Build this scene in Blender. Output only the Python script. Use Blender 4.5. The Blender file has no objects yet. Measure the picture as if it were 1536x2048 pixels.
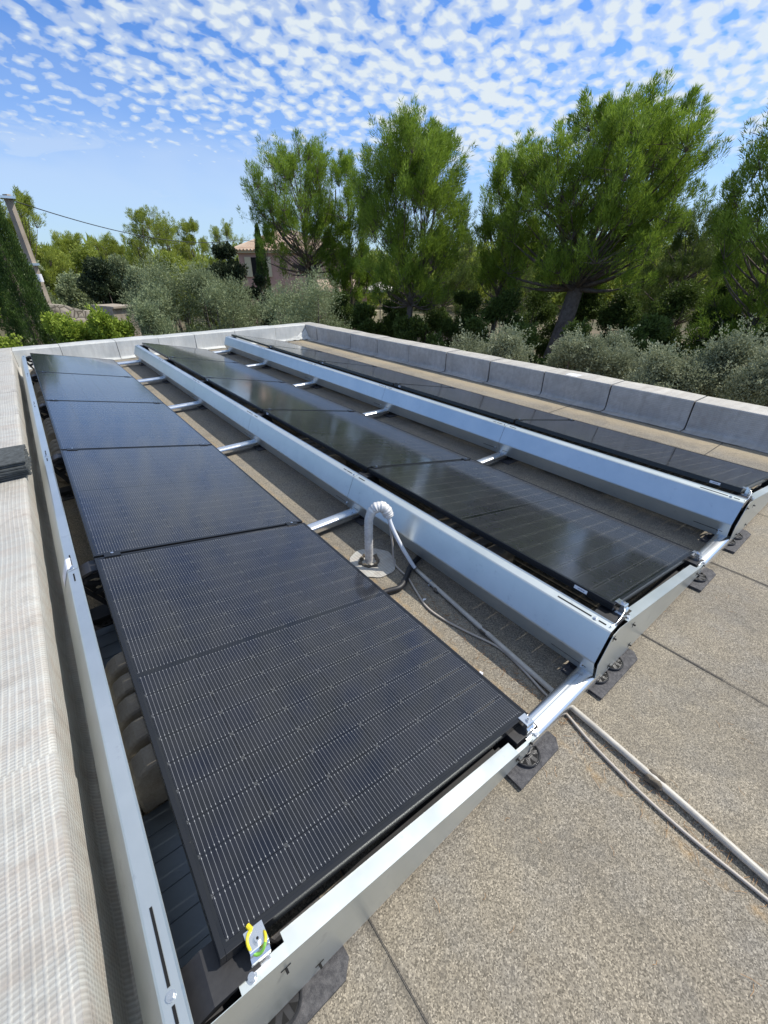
import bpy, bmesh, math, random
import numpy as np
from mathutils import Vector, Matrix
random.seed(7); RNG = np.random.default_rng(11)
SC = bpy.context.scene; COL = SC.collection
rad = math.radians
# ------------------------------------------------------------------ camera, sky, sun
YAW, PITCH, ROLL = 0.6674, -0.5371, -0.0016
CAM = Vector((0.1018, -0.4139, 1.5898))
fw = Vector((math.sin(YAW)*math.cos(PITCH), math.cos(YAW)*math.cos(PITCH), math.sin(PITCH)))
rt = Vector((math.cos(YAW), -math.sin(YAW), 0)); up = rt.cross(fw)
rt, up = rt*math.cos(ROLL)+up*math.sin(ROLL), -rt*math.sin(ROLL)+up*math.cos(ROLL)
cd = bpy.data.cameras.new('camera'); cam = bpy.data.objects.new('camera', cd); COL.objects.link(cam)
cam.matrix_world = Matrix(((rt.x, up.x, -fw.x, CAM.x), (rt.y, up.y, -fw.y, CAM.y), (rt.z, up.z, -fw.z, CAM.z), (0, 0, 0, 1)))
cd.sensor_fit = 'HORIZONTAL'; cd.sensor_width = 36; cd.lens = 831.5/1536*36; cd.clip_start = 0.02; cd.clip_end = 5000
SC.camera = cam
SUN = Vector((0.56, -0.23, 0.795)).normalized()
ELEV = math.asin(SUN.z); AZ = math.atan2(SUN.x, SUN.y)
sd = bpy.data.lights.new('sun', 'SUN'); sd.energy = 4.6; sd.angle = rad(0.53); sd.color = (1.0, 0.945, 0.86)
sun = bpy.data.objects.new('sun', sd); COL.objects.link(sun)
sun.rotation_euler = SUN.to_track_quat('Z', 'Y').to_euler(); sun.location = (3, -3, 12)
SC.view_settings.view_transform = 'Standard'; SC.view_settings.look = 'None'
SC.view_settings.exposure = 0.12; SC.view_settings.gamma = 1.0
W = bpy.data.worlds.new('World'); SC.world = W; W.use_nodes = True
nt = W.node_tree; N = nt.nodes; Lk = nt.links
for n in list(N): N.remove(n)
def nn(tree, typ, **kw):
    n = tree.nodes.new(typ)
    for k, v in kw.items(): setattr(n, k, v)
    return n
def mth(tree, op, a, b=None, c=None):
    n = tree.nodes.new('ShaderNodeMath'); n.operation = op
    for i, v in enumerate((a, b, c)):
        if v is None: continue
        if isinstance(v, (int, float)): n.inputs[i].default_value = v
        else: tree.links.new(v, n.inputs[i])
    return n.outputs[0]
def mixc(tree, fac, a, b, blend='MIX'):
    n = tree.nodes.new('ShaderNodeMix'); n.data_type = 'RGBA'; n.blend_type = blend
    for s, v in ((0, fac), (6, a), (7, b)):
        if isinstance(v, (int, float)): n.inputs[s].default_value = v
        elif isinstance(v, tuple): n.inputs[s].default_value = v if len(v) == 4 else (*v, 1)
        else: tree.links.new(v, n.inputs[s])
    return n.outputs[2]
def ramp(tree, fac, stops, interp='LINEAR'):
    n = tree.nodes.new('ShaderNodeValToRGB'); n.color_ramp.interpolation = interp
    el = n.color_ramp.elements
    while len(el) < len(stops): el.new(0.5)
    for e, (p, c) in zip(el, stops):
        e.position = p; e.color = (c, c, c, 1) if isinstance(c, (int, float)) else (*c, 1)
    tree.links.new(fac, n.inputs[0]); return n.outputs[0]
def noise(tree, vec, scale, detail=3, rough=0.5, dist=0.0, dims='3D'):
    n = tree.nodes.new('ShaderNodeTexNoise'); n.noise_dimensions = dims
    n.inputs['Scale'].default_value = scale; n.inputs['Detail'].default_value = detail
    n.inputs['Roughness'].default_value = rough; n.inputs['Distortion'].default_value = dist
    if vec is not None: tree.links.new(vec, n.inputs['Vector'])
    return n.outputs[0]
sky = nn(nt, 'ShaderNodeTexSky', sky_type='NISHITA', sun_disc=False, sun_elevation=ELEV, sun_rotation=AZ)
sky.air_density = 1.0; sky.dust_density = 0.6; sky.ozone_density = 2.5; sky.altitude = 200
tc = nn(nt, 'ShaderNodeTexCoord'); sep = nn(nt, 'ShaderNodeSeparateXYZ'); Lk.new(tc.outputs['Generated'], sep.inputs[0])
dz = mth(nt, 'ADD', mth(nt, 'MAXIMUM', sep.outputs[2], 0.0), 0.28)
cx = mth(nt, 'DIVIDE', sep.outputs[0], dz); cy = mth(nt, 'DIVIDE', sep.outputs[1], dz)
cmb = nn(nt, 'ShaderNodeCombineXYZ'); Lk.new(cx, cmb.inputs[0]); Lk.new(cy, cmb.inputs[1])
mp = nn(nt, 'ShaderNodeMapping'); mp.inputs['Rotation'].default_value = (0, 0, rad(-20)); mp.inputs['Scale'].default_value = (1.0, 1.15, 1)
Lk.new(cmb.outputs[0], mp.inputs[0]); PV = mp.outputs[0]
small = noise(nt, PV, 26, 2.5, 0.5, 0.3, '2D'); big = noise(nt, PV, 1.3, 3, 0.5, 0.2, '2D'); med = noise(nt, PV, 3.6, 2, 0.5, 0.0, '2D')
vor = nn(nt, 'ShaderNodeTexVoronoi', feature='SMOOTH_F1', voronoi_dimensions='2D'); vor.inputs['Scale'].default_value = 19.0; vor.inputs['Smoothness'].default_value = 0.8
Lk.new(PV, vor.inputs['Vector'])
vv = mth(nt, 'MULTIPLY', mth(nt, 'SUBTRACT', 0.42, vor.outputs['Distance']), 1.0)
dens = mth(nt, 'ADD', mth(nt, 'ADD', small, vv), mth(nt, 'ADD', mth(nt, 'MULTIPLY', mth(nt, 'SUBTRACT', big, 0.5), 0.75), mth(nt, 'MULTIPLY', mth(nt, 'SUBTRACT', med, 0.5), 0.35)))
# more cloud towards +x side of the sky (the bank that covers the right half)
side = mth(nt, 'ADD', 0.04, mth(nt, 'ADD', mth(nt, 'MULTIPLY', mth(nt, 'SUBTRACT', sep.outputs[0], 0.45), 0.30), mth(nt, 'MULTIPLY', mth(nt, 'SUBTRACT', sep.outputs[2], 0.38), 0.45)))
dens = mth(nt, 'ADD', dens, side)
mask = ramp(nt, dens, [(0.22, 0.03), (0.54, 0.50), (0.90, 0.95)], 'EASE')
veil = ramp(nt, mth(nt, 'ADD', sep.outputs[2], mth(nt, 'MULTIPLY', mth(nt, 'SUBTRACT', big, 0.5), 0.16)), [(0.0, 0.50), (0.11, 0.52), (0.20, 0.20), (0.32, 0.06)], 'EASE')
mask = mth(nt, 'MULTIPLY', mask, ramp(nt, sep.outputs[2], [(0.08, 0.12), (0.20, 1.0)], 'EASE'))
dz2 = mth(nt, 'ADD', mth(nt, 'MAXIMUM', sep.outputs[2], 0.0), 0.06); cb2 = nn(nt, 'ShaderNodeCombineXYZ')
Lk.new(mth(nt, 'DIVIDE', sep.outputs[0], dz2), cb2.inputs[0]); Lk.new(mth(nt, 'DIVIDE', sep.outputs[1], dz2), cb2.inputs[1])
wisp = ramp(nt, noise(nt, cb2.outputs[0], 1.3, 6, 0.62, 0.5, '2D'), [(0.38, 0.0), (0.70, 0.55)], 'EASE')
wisp = mth(nt, 'MULTIPLY', wisp, ramp(nt, sep.outputs[2], [(0.0, 1.0), (0.16, 0.95), (0.27, 0.0)], 'EASE'))
m2 = mth(nt, 'MAXIMUM', mth(nt, 'MAXIMUM', mask, wisp), veil)
skyc = mixc(nt, 1.0, sky.outputs[0], (0.50, 1.00, 1.68), 'MULTIPLY')
cl = mixc(nt, m2, skyc, (7.3, 8.0, 8.4))
bg = nn(nt, 'ShaderNodeBackground'); bg.inputs[1].default_value = 0.1
Lk.new(cl, bg.inputs[0]); wo = nn(nt, 'ShaderNodeOutputWorld'); Lk.new(bg.outputs[0], wo.inputs[0])

# ------------------------------------------------------------------ helpers
def tag(o, label=None, cat=None, group=None, kind=None):
    if label: o['label'] = label
    if cat: o['category'] = cat
    if group: o['group'] = group
    if kind: o['kind'] = kind
    return o
def empty(name, loc, label, cat, group=None):
    o = bpy.data.objects.new(name, None); COL.objects.link(o); o.location = loc; o.empty_display_size = 0.1
    return tag(o, label, cat, group)
class MB:
    def __init__(s): s.v = []; s.f = []; s.marks = []; s.mats = []
    def use(s, m): s.marks.append((len(s.f), len(s.mats)+1)); s.mats.append(m); return s      # faces added from here on wear material m
    def add(s, vs, fs):
        b = len(s.v); s.v += [tuple(v) for v in vs]; s.f += [tuple(b+i for i in f) for f in fs]; return s
    def box(s, lo, hi):
        x0, y0, z0 = lo; x1, y1, z1 = hi
        return s.add([(x0,y0,z0),(x1,y0,z0),(x1,y1,z0),(x0,y1,z0),(x0,y0,z1),(x1,y0,z1),(x1,y1,z1),(x0,y1,z1)],
                     [(0,3,2,1),(4,5,6,7),(0,1,5,4),(1,2,6,5),(2,3,7,6),(3,0,4,7)])
    def prism(s, prof, a, b, axis='y'):
        n = len(prof)
        def P(p, t): return (p[0], t, p[1]) if axis == 'y' else ((t, p[0], p[1]) if axis == 'x' else (p[0], p[1], t))
        vs = [P(p, a) for p in prof]+[P(p, b) for p in prof]
        fs = [(i, (i+1) % n, n+(i+1) % n, n+i) for i in range(n)]+[tuple(range(n))[::-1], tuple(range(n, 2*n))]
        return s.add(vs, fs)
    def sheet(s, prof, a, b, th):      # open folded sheet of thickness th swept along y
        n = len(prof); nr = []
        for i in range(n):
            p0 = prof[max(i-1, 0)]; p1 = prof[min(i+1, n-1)]
            t = Vector((p1[0]-p0[0], p1[1]-p0[1])).normalized(); nr.append((-t.y*th, t.x*th))
        return s.prism(list(prof)+[(prof[i][0]+nr[i][0], prof[i][1]+nr[i][1]) for i in range(n-1, -1, -1)], a, b)
    def tube(s, pts, r, seg=8, cap=True):
        pts = [Vector(p) for p in pts]; rr = r if isinstance(r, (list, tuple)) else [r]*len(pts)
        base = len(s.v); prev = None
        for i, p in enumerate(pts):
            t = (pts[min(i+1, len(pts)-1)]-pts[max(i-1, 0)])
            t = t.normalized() if t.length > 1e-9 else Vector((0, 0, 1))
            if prev is None: a = Vector((1, 0, 0)) if abs(t.x) < .9 else Vector((0, 1, 0)); u = (a-t*a.dot(t)).normalized()
            else: u = (prev-t*prev.dot(t)).normalized()
            w = t.cross(u); prev = u
            for k in range(seg):
                an = 2*math.pi*k/seg; s.v.append(tuple(p+(u*math.cos(an)+w*math.sin(an))*rr[i]))
        for i in range(len(pts)-1):
            for k in range(seg):
                a = base+i*seg+k; b = base+i*seg+(k+1) % seg; s.f.append((a, b, b+seg, a+seg))
        if cap:
            s.f.append(tuple(base+k for k in range(seg))[::-1]); e = base+(len(pts)-1)*seg; s.f.append(tuple(e+k for k in range(seg)))
        return s
    def cyl(s, c, r, h, seg=16, r2=None): return s.tube([c, (c[0], c[1], c[2]+h)], [r, r if r2 is None else r2], seg)
    def build(s, name, m, parent=None, smooth=False, bevel=0, angle=40):
        me = bpy.data.meshes.new(name); me.from_pydata(s.v, [], s.f); me.update()
        me.materials.append(m)
        for mm in s.mats: me.materials.append(mm)
        for st_i, mi in s.marks:
            for fi in range(st_i, len(me.polygons)): me.polygons[fi].material_index = mi
        bm = bmesh.new(); bm.from_mesh(me); bmesh.ops.recalc_face_normals(bm, faces=bm.faces); bm.to_mesh(me); bm.free()
        o = bpy.data.objects.new(name, me); COL.objects.link(o)
        if parent: o.parent = parent
        if smooth: me.shade_smooth(); 
        if smooth and angle < 180: me.set_sharp_from_angle(angle=rad(angle))
        if bevel:
            bv = o.modifiers.new('bevel', 'BEVEL'); bv.width = bevel; bv.segments = 2; bv.limit_method = 'ANGLE'; bv.angle_limit = rad(35)
        return o
def dup(o, loc=None, label=None):
    c = o.copy(); COL.objects.link(c)
    if loc is not None: c.location = loc
    if label: c['label'] = label
    for ch in list(o.children):
        d = ch.copy(); COL.objects.link(d); d.parent = c
        for g in list(ch.children):
            e = g.copy(); COL.objects.link(e); e.parent = d
    return c
def smooth_path(pts, n=6):
    P = [Vector(p) for p in pts]; out = []
    for i in range(len(P)-1):
        p0 = P[max(i-1, 0)]; p1 = P[i]; p2 = P[i+1]; p3 = P[min(i+2, len(P)-1)]
        for k in range(n):
            t = k/n; out.append(0.5*((2*p1)+(p2-p0)*t+(2*p0-5*p1+4*p2-p3)*t*t+(3*p1-p0-3*p2+p3)*t**3))
    out.append(P[-1]); return out
# ------------------------------------------------------------------ materials
def mat(name, col=(.5, .5, .5), rough=0.5, metal=0.0, spec=0.5, build=None):
    m = bpy.data.materials.new(name); m.use_nodes = True; t = m.node_tree; b = t.nodes['Principled BSDF']
    b.inputs['Base Color'].default_value = (*col, 1); b.inputs['Roughness'].default_value = rough
    b.inputs['Metallic'].default_value = metal; b.inputs['Specular IOR Level'].default_value = spec
    if build: build(t, b)
    return m
def coord(t, kind='Object'): return nn(t, 'ShaderNodeTexCoord').outputs[kind]
def bump(t, b, h, strength=0.3, dist=0.01):
    n = nn(t, 'ShaderNodeBump'); n.inputs['Strength'].default_value = strength; n.inputs['Distance'].default_value = dist
    t.links.new(h, n.inputs['Height']); t.links.new(n.outputs[0], b.inputs['Normal'])
def grime(c0, c1, scale=3.0, fine=60.0, bs=0.1, bd=0.002, rr=None):
    def f(t, b):
        v = coord(t); n1 = noise(t, v, scale, 5, 0.6); n2 = noise(t, v, fine, 3, 0.6)
        mixf = mth(t, 'ADD', mth(t, 'MULTIPLY', n1, 0.7), mth(t, 'MULTIPLY', n2, 0.3))
        t.links.new(mixc(t, ramp(t, mixf, [(0.35, 0.0), (0.65, 1.0)]), c0, c1), b.inputs['Base Color'])
        if rr: t.links.new(ramp(t, n1, [(0.3, rr[0]), (0.7, rr[1])]), b.inputs['Roughness'])
        bump(t, b, n2, bs, bd)
    return f
def roof_build(t, b):
    g = nn(t, 'ShaderNodeNewGeometry').outputs['Position']
    big = noise(t, g, 0.9, 4, 0.6); mid = noise(t, g, 5, 4, 0.65)
    fine = noise(t, g, 290, 2, 0.7); fine2 = noise(t, g, 420, 1, 0.6)
    v = nn(t, 'ShaderNodeTexVoronoi'); v.inputs['Scale'].default_value = 290; t.links.new(g, v.inputs['Vector'])
    gran = nn(t, 'ShaderNodeSeparateColor'); t.links.new(v.outputs['Color'], gran.inputs[0])
    base = mixc(t, ramp(t, big, [(0.34, 0.0), (0.66, 1.0)]), (0.220, 0.194, 0.153), (0.290, 0.253, 0.192))
    base = mixc(t, mth(t, 'MULTIPLY', ramp(t, mid, [(0.45, 0.0), (0.75, 1.0)]), 0.5), base, (0.235, 0.225, 0.205))
    gr = ramp(t, mth(t, 'ADD', mth(t, 'MULTIPLY', fine, 0.35), mth(t, 'MULTIPLY', gran.outputs[0], 0.65)), [(0.18, 0.45), (0.50, 0.92), (0.74, 1.22), (0.84, 1.8)])
    base = mixc(t, 1.0, base, gr, 'MULTIPLY')
    # orange dirt line where water dries beside the laps
    s = nn(t, 'ShaderNodeSeparateXYZ'); t.links.new(g, s.inputs[0])
    wob = mth(t, 'ADD', s.outputs[0], mth(t, 'MULTIPLY', mth(t, 'SUBTRACT', noise(t, g, 2.2, 3), 0.5), 0.10))
    band = mth(t, 'SUBTRACT', 1.0, mth(t, 'MULTIPLY', mth(t, 'ABSOLUTE', mth(t, 'SUBTRACT', wob, 1.215)), 40))
    band = mth(t, 'MULTIPLY', mth(t, 'MAXIMUM', band, 0.0), ramp(t, noise(t, g, 14, 4, 0.7), [(0.45, 0.0), (0.65, 0.5)]))
    base = mixc(t, band, base, (0.42, 0.26, 0.10))
    band2 = mth(t, 'SUBTRACT', 1.0, mth(t, 'MULTIPLY', mth(t, 'ABSOLUTE', mth(t, 'SUBTRACT', wob, 5.2)), 5))
    base = mixc(t, mth(t, 'MULTIPLY', mth(t, 'MAXIMUM', band2, 0.0), 0.5), base, (0.40, 0.32, 0.20))
    stn = noise(t, g, 1.7, 5, 0.7, 0.6)
    base = mixc(t, mth(t, 'MULTIPLY', ramp(t, stn, [(0.54, 0.0), (0.60, 1.0), (0.68, 0.35)]), 0.30), base, (0.115, 0.108, 0.095))
    for sx in (0.322, 2.026, 2.958):
        bl = mth(t, 'SUBTRACT', 1.0, mth(t, 'MULTIPLY', mth(t, 'ABSOLUTE', mth(t, 'SUBTRACT', wob if False else s.outputs[0], sx)), 45))
        base = mixc(t, mth(t, 'MULTIPLY', mth(t, 'MAXIMUM', bl, 0.0), ramp(t, mid, [(0.35, 0.15), (0.6, 0.7)])), base, (0.10, 0.092, 0.08))
    t.links.new(base, b.inputs['Base Color'])
    bump(t, b, mth(t, 'ADD', fine, mth(t, 'MULTIPLY', fine2, 0.6)), 0.6, 0.004)
M = {}
M['roof'] = mat('roof_felt', rough=0.85, spec=0.3, build=roof_build)
M['seam'] = mat('felt_lap', (0.06, 0.055, 0.05), 0.9)
def membrane(axis_x, tint):
    def f(t, b):
        g = nn(t, 'ShaderNodeNewGeometry').outputs['Position']; s = nn(t, 'ShaderNodeSeparateXYZ'); t.links.new(g, s.inputs[0])
        a = s.outputs[0] if axis_x else s.outputs[1]; c = s.outputs[1] if axis_x else s.outputs[0]
        a2 = mth(t, 'ADD', a, s.outputs[2])  # ribs keep going down the inner face
        wv = mth(t, 'MULTIPLY', mth(t, 'SUBTRACT', noise(t, g, 6, 2), 0.5), 0.003)
        rib = mth(t, 'SINE', mth(t, 'MULTIPLY', mth(t, 'ADD', a2, wv), 2*math.pi/0.0195))
        rung = mth(t, 'SINE', mth(t, 'MULTIPLY', mth(t, 'ADD', c, wv), 2*math.pi/0.0125))
        h = mth(t, 'ADD', mth(t, 'MAXIMUM', rib, 0.1), mth(t, 'MULTIPLY', mth(t, 'MULTIPLY', rung, 0.6), ramp(t, noise(t, g, 9, 3), [(0.35, 0.2), (0.6, 1.0)])))
        n1 = noise(t, g, 2.5, 5, 0.65); n2 = noise(t, g, 38, 4, 0.7)
        st = nn(t, 'ShaderNodeMapping'); st.inputs['Scale'].default_value = (7, 7, 1.2) if not axis_x else (1.5, 9, 9); t.links.new(g, st.inputs[0])
        n3 = noise(t, st.outputs[0], 1.6, 4, 0.65)
        col = mixc(t, ramp(t, n1, [(0.33, 0.0), (0.68, 1.0)]), tint[0], tint[1])
        col = mixc(t, ramp(t, n3, [(0.42, 0.0), (0.75, 0.55)]), col, tint[2])
        dm = nn(t, 'ShaderNodeMapping'); dm.inputs['Scale'].default_value = (9, 9, 0.7); t.links.new(g, dm.inputs[0]); dr = noise(t, dm.outputs[0], 1.5, 4, 0.7)
        col = mixc(t, mth(t, 'MULTIPLY', ramp(t, dr, [(0.52, 0.0), (0.64, 1.0)]), 0.28), col, tint[3])
        col = mixc(t, ramp(t, mth(t, 'ADD', mth(t, 'MULTIPLY', n2, 0.7), mth(t, 'MULTIPLY', n1, 0.3)), [(0.54, 0.0), (0.62, 0.18)]), col, (0.32, 0.22, 0.17))
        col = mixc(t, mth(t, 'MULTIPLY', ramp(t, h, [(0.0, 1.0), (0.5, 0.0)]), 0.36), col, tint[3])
        t.links.new(col, b.inputs['Base Color']); b.inputs['Roughness'].default_value = 0.55; b.inputs['Metallic'].default_value = 0.15
        bump(t, b, mth(t, 'ADD', h, n2), 0.5, 0.0018)
    return f
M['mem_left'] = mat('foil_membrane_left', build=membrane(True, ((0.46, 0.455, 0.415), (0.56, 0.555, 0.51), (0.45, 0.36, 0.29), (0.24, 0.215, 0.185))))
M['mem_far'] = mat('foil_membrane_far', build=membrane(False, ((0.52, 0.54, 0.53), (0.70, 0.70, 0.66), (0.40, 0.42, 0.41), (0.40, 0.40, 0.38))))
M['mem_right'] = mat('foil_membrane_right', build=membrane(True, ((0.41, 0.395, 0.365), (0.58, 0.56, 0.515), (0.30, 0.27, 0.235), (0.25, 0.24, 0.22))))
M['lap'] = mat('lap_bitumen', (0.035, 0.033, 0.032), 0.7)
M['render'] = mat('wall_render', build=grime((0.50, 0.44, 0.36), (0.60, 0.53, 0.44)), rough=0.9)
def steel(t, b):
    v = nn(t, 'ShaderNodeNewGeometry').outputs['Position']; n = noise(t, v, 2.2, 5, 0.65); n2 = noise(t, v, 260, 2, 0.6); n3 = noise(t, v, 17, 4, 0.7)
    c = mixc(t, ramp(t, n, [(0.35, 0.0), (0.65, 1.0)]), (0.55, 0.60, 0.595), (0.64, 0.68, 0.67))
    c = mixc(t, ramp(t, n3, [(0.62, 0.0), (0.72, 0.35)]), c, (0.36, 0.38, 0.40))
    t.links.new(c, b.inputs['Base Color'])
    t.links.new(ramp(t, mth(t, 'ADD', mth(t, 'MULTIPLY', n, 0.7), mth(t, 'MULTIPLY', n3, 0.3)), [(0.3, 0.27), (0.7, 0.36)]), b.inputs['Roughness'])
    ow = noise(t, v, 4.5, 2, 0.5); bump(t, b, mth(t, 'ADD', ow, mth(t, 'MULTIPLY', n2, 0.01)), 0.25, 0.006)
M['steel'] = mat('aluzinc_sheet', metal=0.72, build=steel)
M['tray'] = mat('dark_galvanised_tray', (0.17, 0.20, 0.235), 0.38, 0.75)
M['alu'] = mat('aluminium_rail', (0.86, 0.87, 0.88), 0.26, 1.0)
M['bolt'] = mat('zinc_bolt', (0.72, 0.74, 0.76), 0.25, 1.0)
M['frame'] = mat('black_anodised_frame', (0.022, 0.024, 0.028), 0.26, 0.5, 0.6)
M['black'] = mat('black_plastic', (0.018, 0.018, 0.020), 0.5, build=grime((0.012, 0.012, 0.014), (0.028, 0.028, 0.030), 6, 90))
M['hole'] = mat('dark_slot', (0.006, 0.006, 0.006), 0.9)
M['rubber'] = mat('granulate_mat', rough=0.9, build=grime((0.040, 0.040, 0.045), (0.120, 0.117, 0.120), 60, 300, 0.6, 0.003))
M['sticker'] = mat('white_sticker', (0.75, 0.76, 0.80), 0.5)
M['ink'] = mat('sticker_print', (0.10, 0.11, 0.16), 0.6)
M['concrete'] = mat('concrete', rough=0.92, build=grime((0.26, 0.215, 0.165), (0.42, 0.37, 0.30), 9, 120, 0.5, 0.003))
M['yellow'] = mat('yellow_green_wire', (0.75, 0.62, 0.03), 0.4)
M['green'] = mat('green_stripe', (0.16, 0.42, 0.05), 0.4)
M['foil'] = mat('foil_tape', rough=0.45, metal=0.2, build=grime((0.52, 0.50, 0.47), (0.80, 0.78, 0.74), 14, 80, 0.5, 0.004))
M['pvc'] = mat('grey_pvc', rough=0.45, build=grime((0.38, 0.355, 0.305), (0.56, 0.525, 0.455), 7, 90, 0.1, 0.001))
M['whitepvc'] = mat('white_pvc', (0.66, 0.68, 0.70), 0.35)
M['mortar'] = mat('mortar', rough=0.95, build=grime((0.10, 0.085, 0.065), (0.19, 0.16, 0.12), 40, 200, 0.9, 0.006))
M['cable'] = mat('grey_cable', (0.42, 0.38, 0.33), 0.5)
M['needle_litter'] = mat('dry_needles', (0.40, 0.22, 0.09), 0.8)
def glass_build(t, b):
    uv = nn(t, 'ShaderNodeUVMap').outputs[0]; s = nn(t, 'ShaderNodeSeparateXYZ'); t.links.new(uv, s.inputs[0])
    U, V = s.outputs[0], s.outputs[1]       # metres: U across (1.12), V along (1.70)
    def line(x, period, half):
        f = mth(t, 'FRACT', mth(t, 'DIVIDE', x, period)); d = mth(t, 'MULTIPLY', mth(t, 'SUBTRACT', 0.5, mth(t, 'ABSOLUTE', mth(t, 'SUBTRACT', f, 0.5))), period)
        return mth(t, 'LESS_THAN', d, half), d
    CU = 0.184
    colg, du = line(U, CU, 0.0011)                     # gaps between the six columns
    Vc = mth(t, 'ABSOLUTE', V); Vr = mth(t, 'SUBTRACT', Vc, 0.009); ROW = 0.0925
    rowg, dv = line(Vr, ROW, 0.0011)
    mid = mth(t, 'LESS_THAN', Vc, 0.009)
    edge = mth(t, 'MAXIMUM', mth(t, 'GREATER_THAN', mth(t, 'ABSOLUTE', mth(t, 'SUBTRACT', U, 3*CU)), 3*CU), mth(t, 'GREATER_THAN', Vr, 9*ROW))
    wire, dw = line(mth(t, 'ADD', U, CU/32), CU/16, 0.00042)
    nocol = mth(t, 'GREATER_THAN', du, 0.003)
    off = mth(t, 'SUBTRACT', 1.0, mth(t, 'MAXIMUM', mid, edge))
    wire = mth(t, 'MULTIPLY', mth(t, 'MULTIPLY', wire, nocol), mth(t, 'MULTIPLY', off, mth(t, 'GREATER_THAN', dv, 0.0015)))
    pad = mth(t, 'MULTIPLY', mth(t, 'LESS_THAN', dw, 0.0009), mth(t, 'MULTIPLY', nocol, mth(t, 'LESS_THAN', mth(t, 'ABSOLUTE', mth(t, 'SUBTRACT', dv, 0.0065)), 0.0016)))
    pad = mth(t, 'MULTIPLY', pad, off)
    dia = mth(t, 'MULTIPLY', mth(t, 'LESS_THAN', mth(t, 'ADD', du, dv), 0.0065), off)
    ns = noise(t, uv, 9, 4, 0.6)
    cell = mixc(t, ramp(t, ns, [(0.3, 0.0), (0.7, 1.0)]), (0.0035, 0.0045, 0.0075), (0.0075, 0.0085, 0.014))
    gap = mth(t, 'MULTIPLY', mth(t, 'MAXIMUM', colg, rowg), off)
    c = mixc(t, mth(t, 'MAXIMUM', mth(t, 'MULTIPLY', gap, 0.7), mth(t, 'MAXIMUM', mid, edge)), cell, (0.006, 0.007, 0.009))
    c = mixc(t, wire, c, (0.185, 0.19, 0.20)); c = mixc(t, mth(t, 'MAXIMUM', pad, mth(t, 'MULTIPLY', dia, 0.2)), c, (0.30, 0.31, 0.31))
    g = nn(t, 'ShaderNodeNewGeometry').outputs['Position']; dust = noise(t, g, 3.0, 5, 0.7)
    c = mixc(t, mth(t, 'MULTIPLY', ramp(t, dust, [(0.4, 0.0), (0.75, 1.0)]), 0.018), c, (0.5, 0.47, 0.42))
    spk = noise(t, g, 46, 2, 0.6); c = mixc(t, mth(t, 'MULTIPLY', ramp(t, spk, [(0.74, 0.0), (0.78, 1.0)]), 0.10), c, (0.6, 0.58, 0.52))
    t.links.new(c, b.inputs['Base Color']); b.inputs['Roughness'].default_value = 0.28; b.inputs['Specular IOR Level'].default_value = 0.06
    b.inputs['Coat Weight'].default_value = 1.0; b.inputs['Coat IOR'].default_value = 1.52; t.links.new(ramp(t, dust, [(0.3, 0.085), (0.75, 0.13)]), b.inputs['Coat Roughness'])
    gl = mth(t, 'MULTIPLY', mth(t, 'MULTIPLY', gap, mth(t, 'SUBTRACT', 1.0, wire)), 0.42)
    tr = nn(t, 'ShaderNodeBsdfTransparent'); tr.inputs[0].default_value = (0.85, 0.88, 0.86, 1)
    mx = nn(t, 'ShaderNodeMixShader'); t.links.new(gl, mx.inputs[0]); t.links.new(b.outputs[0], mx.inputs[1]); t.links.new(tr.outputs[0], mx.inputs[2])
    t.links.new(mx.outputs[0], t.nodes['Material Output'].inputs[0])
M['glass'] = mat('panel_glass', build=glass_build)
def leaf(name, c0, c1, trans=0.35, rough=0.6, tc=None):
    def f(t, b):
        a = nn(t, 'ShaderNodeAttribute'); a.attribute_name = 'tone'
        col = mixc(t, a.outputs['Fac'], c0, c1); t.links.new(col, b.inputs['Base Color'])
        tr = nn(t, 'ShaderNodeBsdfTranslucent'); t.links.new(mixc(t, 0.5, col, tc or c1), tr.inputs[0])
        mx = nn(t, 'ShaderNodeMixShader'); mx.inputs[0].default_value = trans; t.links.new(b.outputs[0], mx.inputs[1]); t.links.new(tr.outputs[0], mx.inputs[2])
        t.links.new(mx.outputs[0], t.nodes['Material Output'].inputs[0])
    return mat(name, rough=rough, spec=0.25, build=f)
M['pine'] = leaf('pine_needles', (0.065, 0.115, 0.020), (0.330, 0.450, 0.060), 0.36, tc=(0.27, 0.42, 0.04))
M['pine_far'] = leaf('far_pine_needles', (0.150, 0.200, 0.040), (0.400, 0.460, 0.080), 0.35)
M['pine_dark'] = leaf('shaded_pine_needles', (0.055, 0.090, 0.025), (0.160, 0.220, 0.045), 0.3)  # darker copy of the pine needles, shade put into the colour
M['olive'] = leaf('olive_leaves', (0.120, 0.145, 0.070), (0.350, 0.410, 0.225), 0.22)
M['shrub'] = leaf('grey_green_leaves', (0.120, 0.140, 0.075), (0.390, 0.425, 0.270), 0.22)
M['dark'] = leaf('dark_oak_leaves', (0.022, 0.038, 0.018), (0.065, 0.090, 0.040), 0.20)
M['under'] = leaf('understorey_leaves', (0.035, 0.060, 0.018), (0.130, 0.190, 0.040), 0.28)
M['hedge'] = leaf('bright_hedge_leaves', (0.100, 0.170, 0.020), (0.400, 0.500, 0.075), 0.30)
M['cyp'] = leaf('cypress_leaves', (0.030, 0.060, 0.018), (0.110, 0.180, 0.040), 0.18)
M['bark'] = mat('bark', rough=0.95, build=grime((0.085, 0.065, 0.052), (0.20, 0.165, 0.14), 7, 40, 0.9, 0.02))
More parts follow.
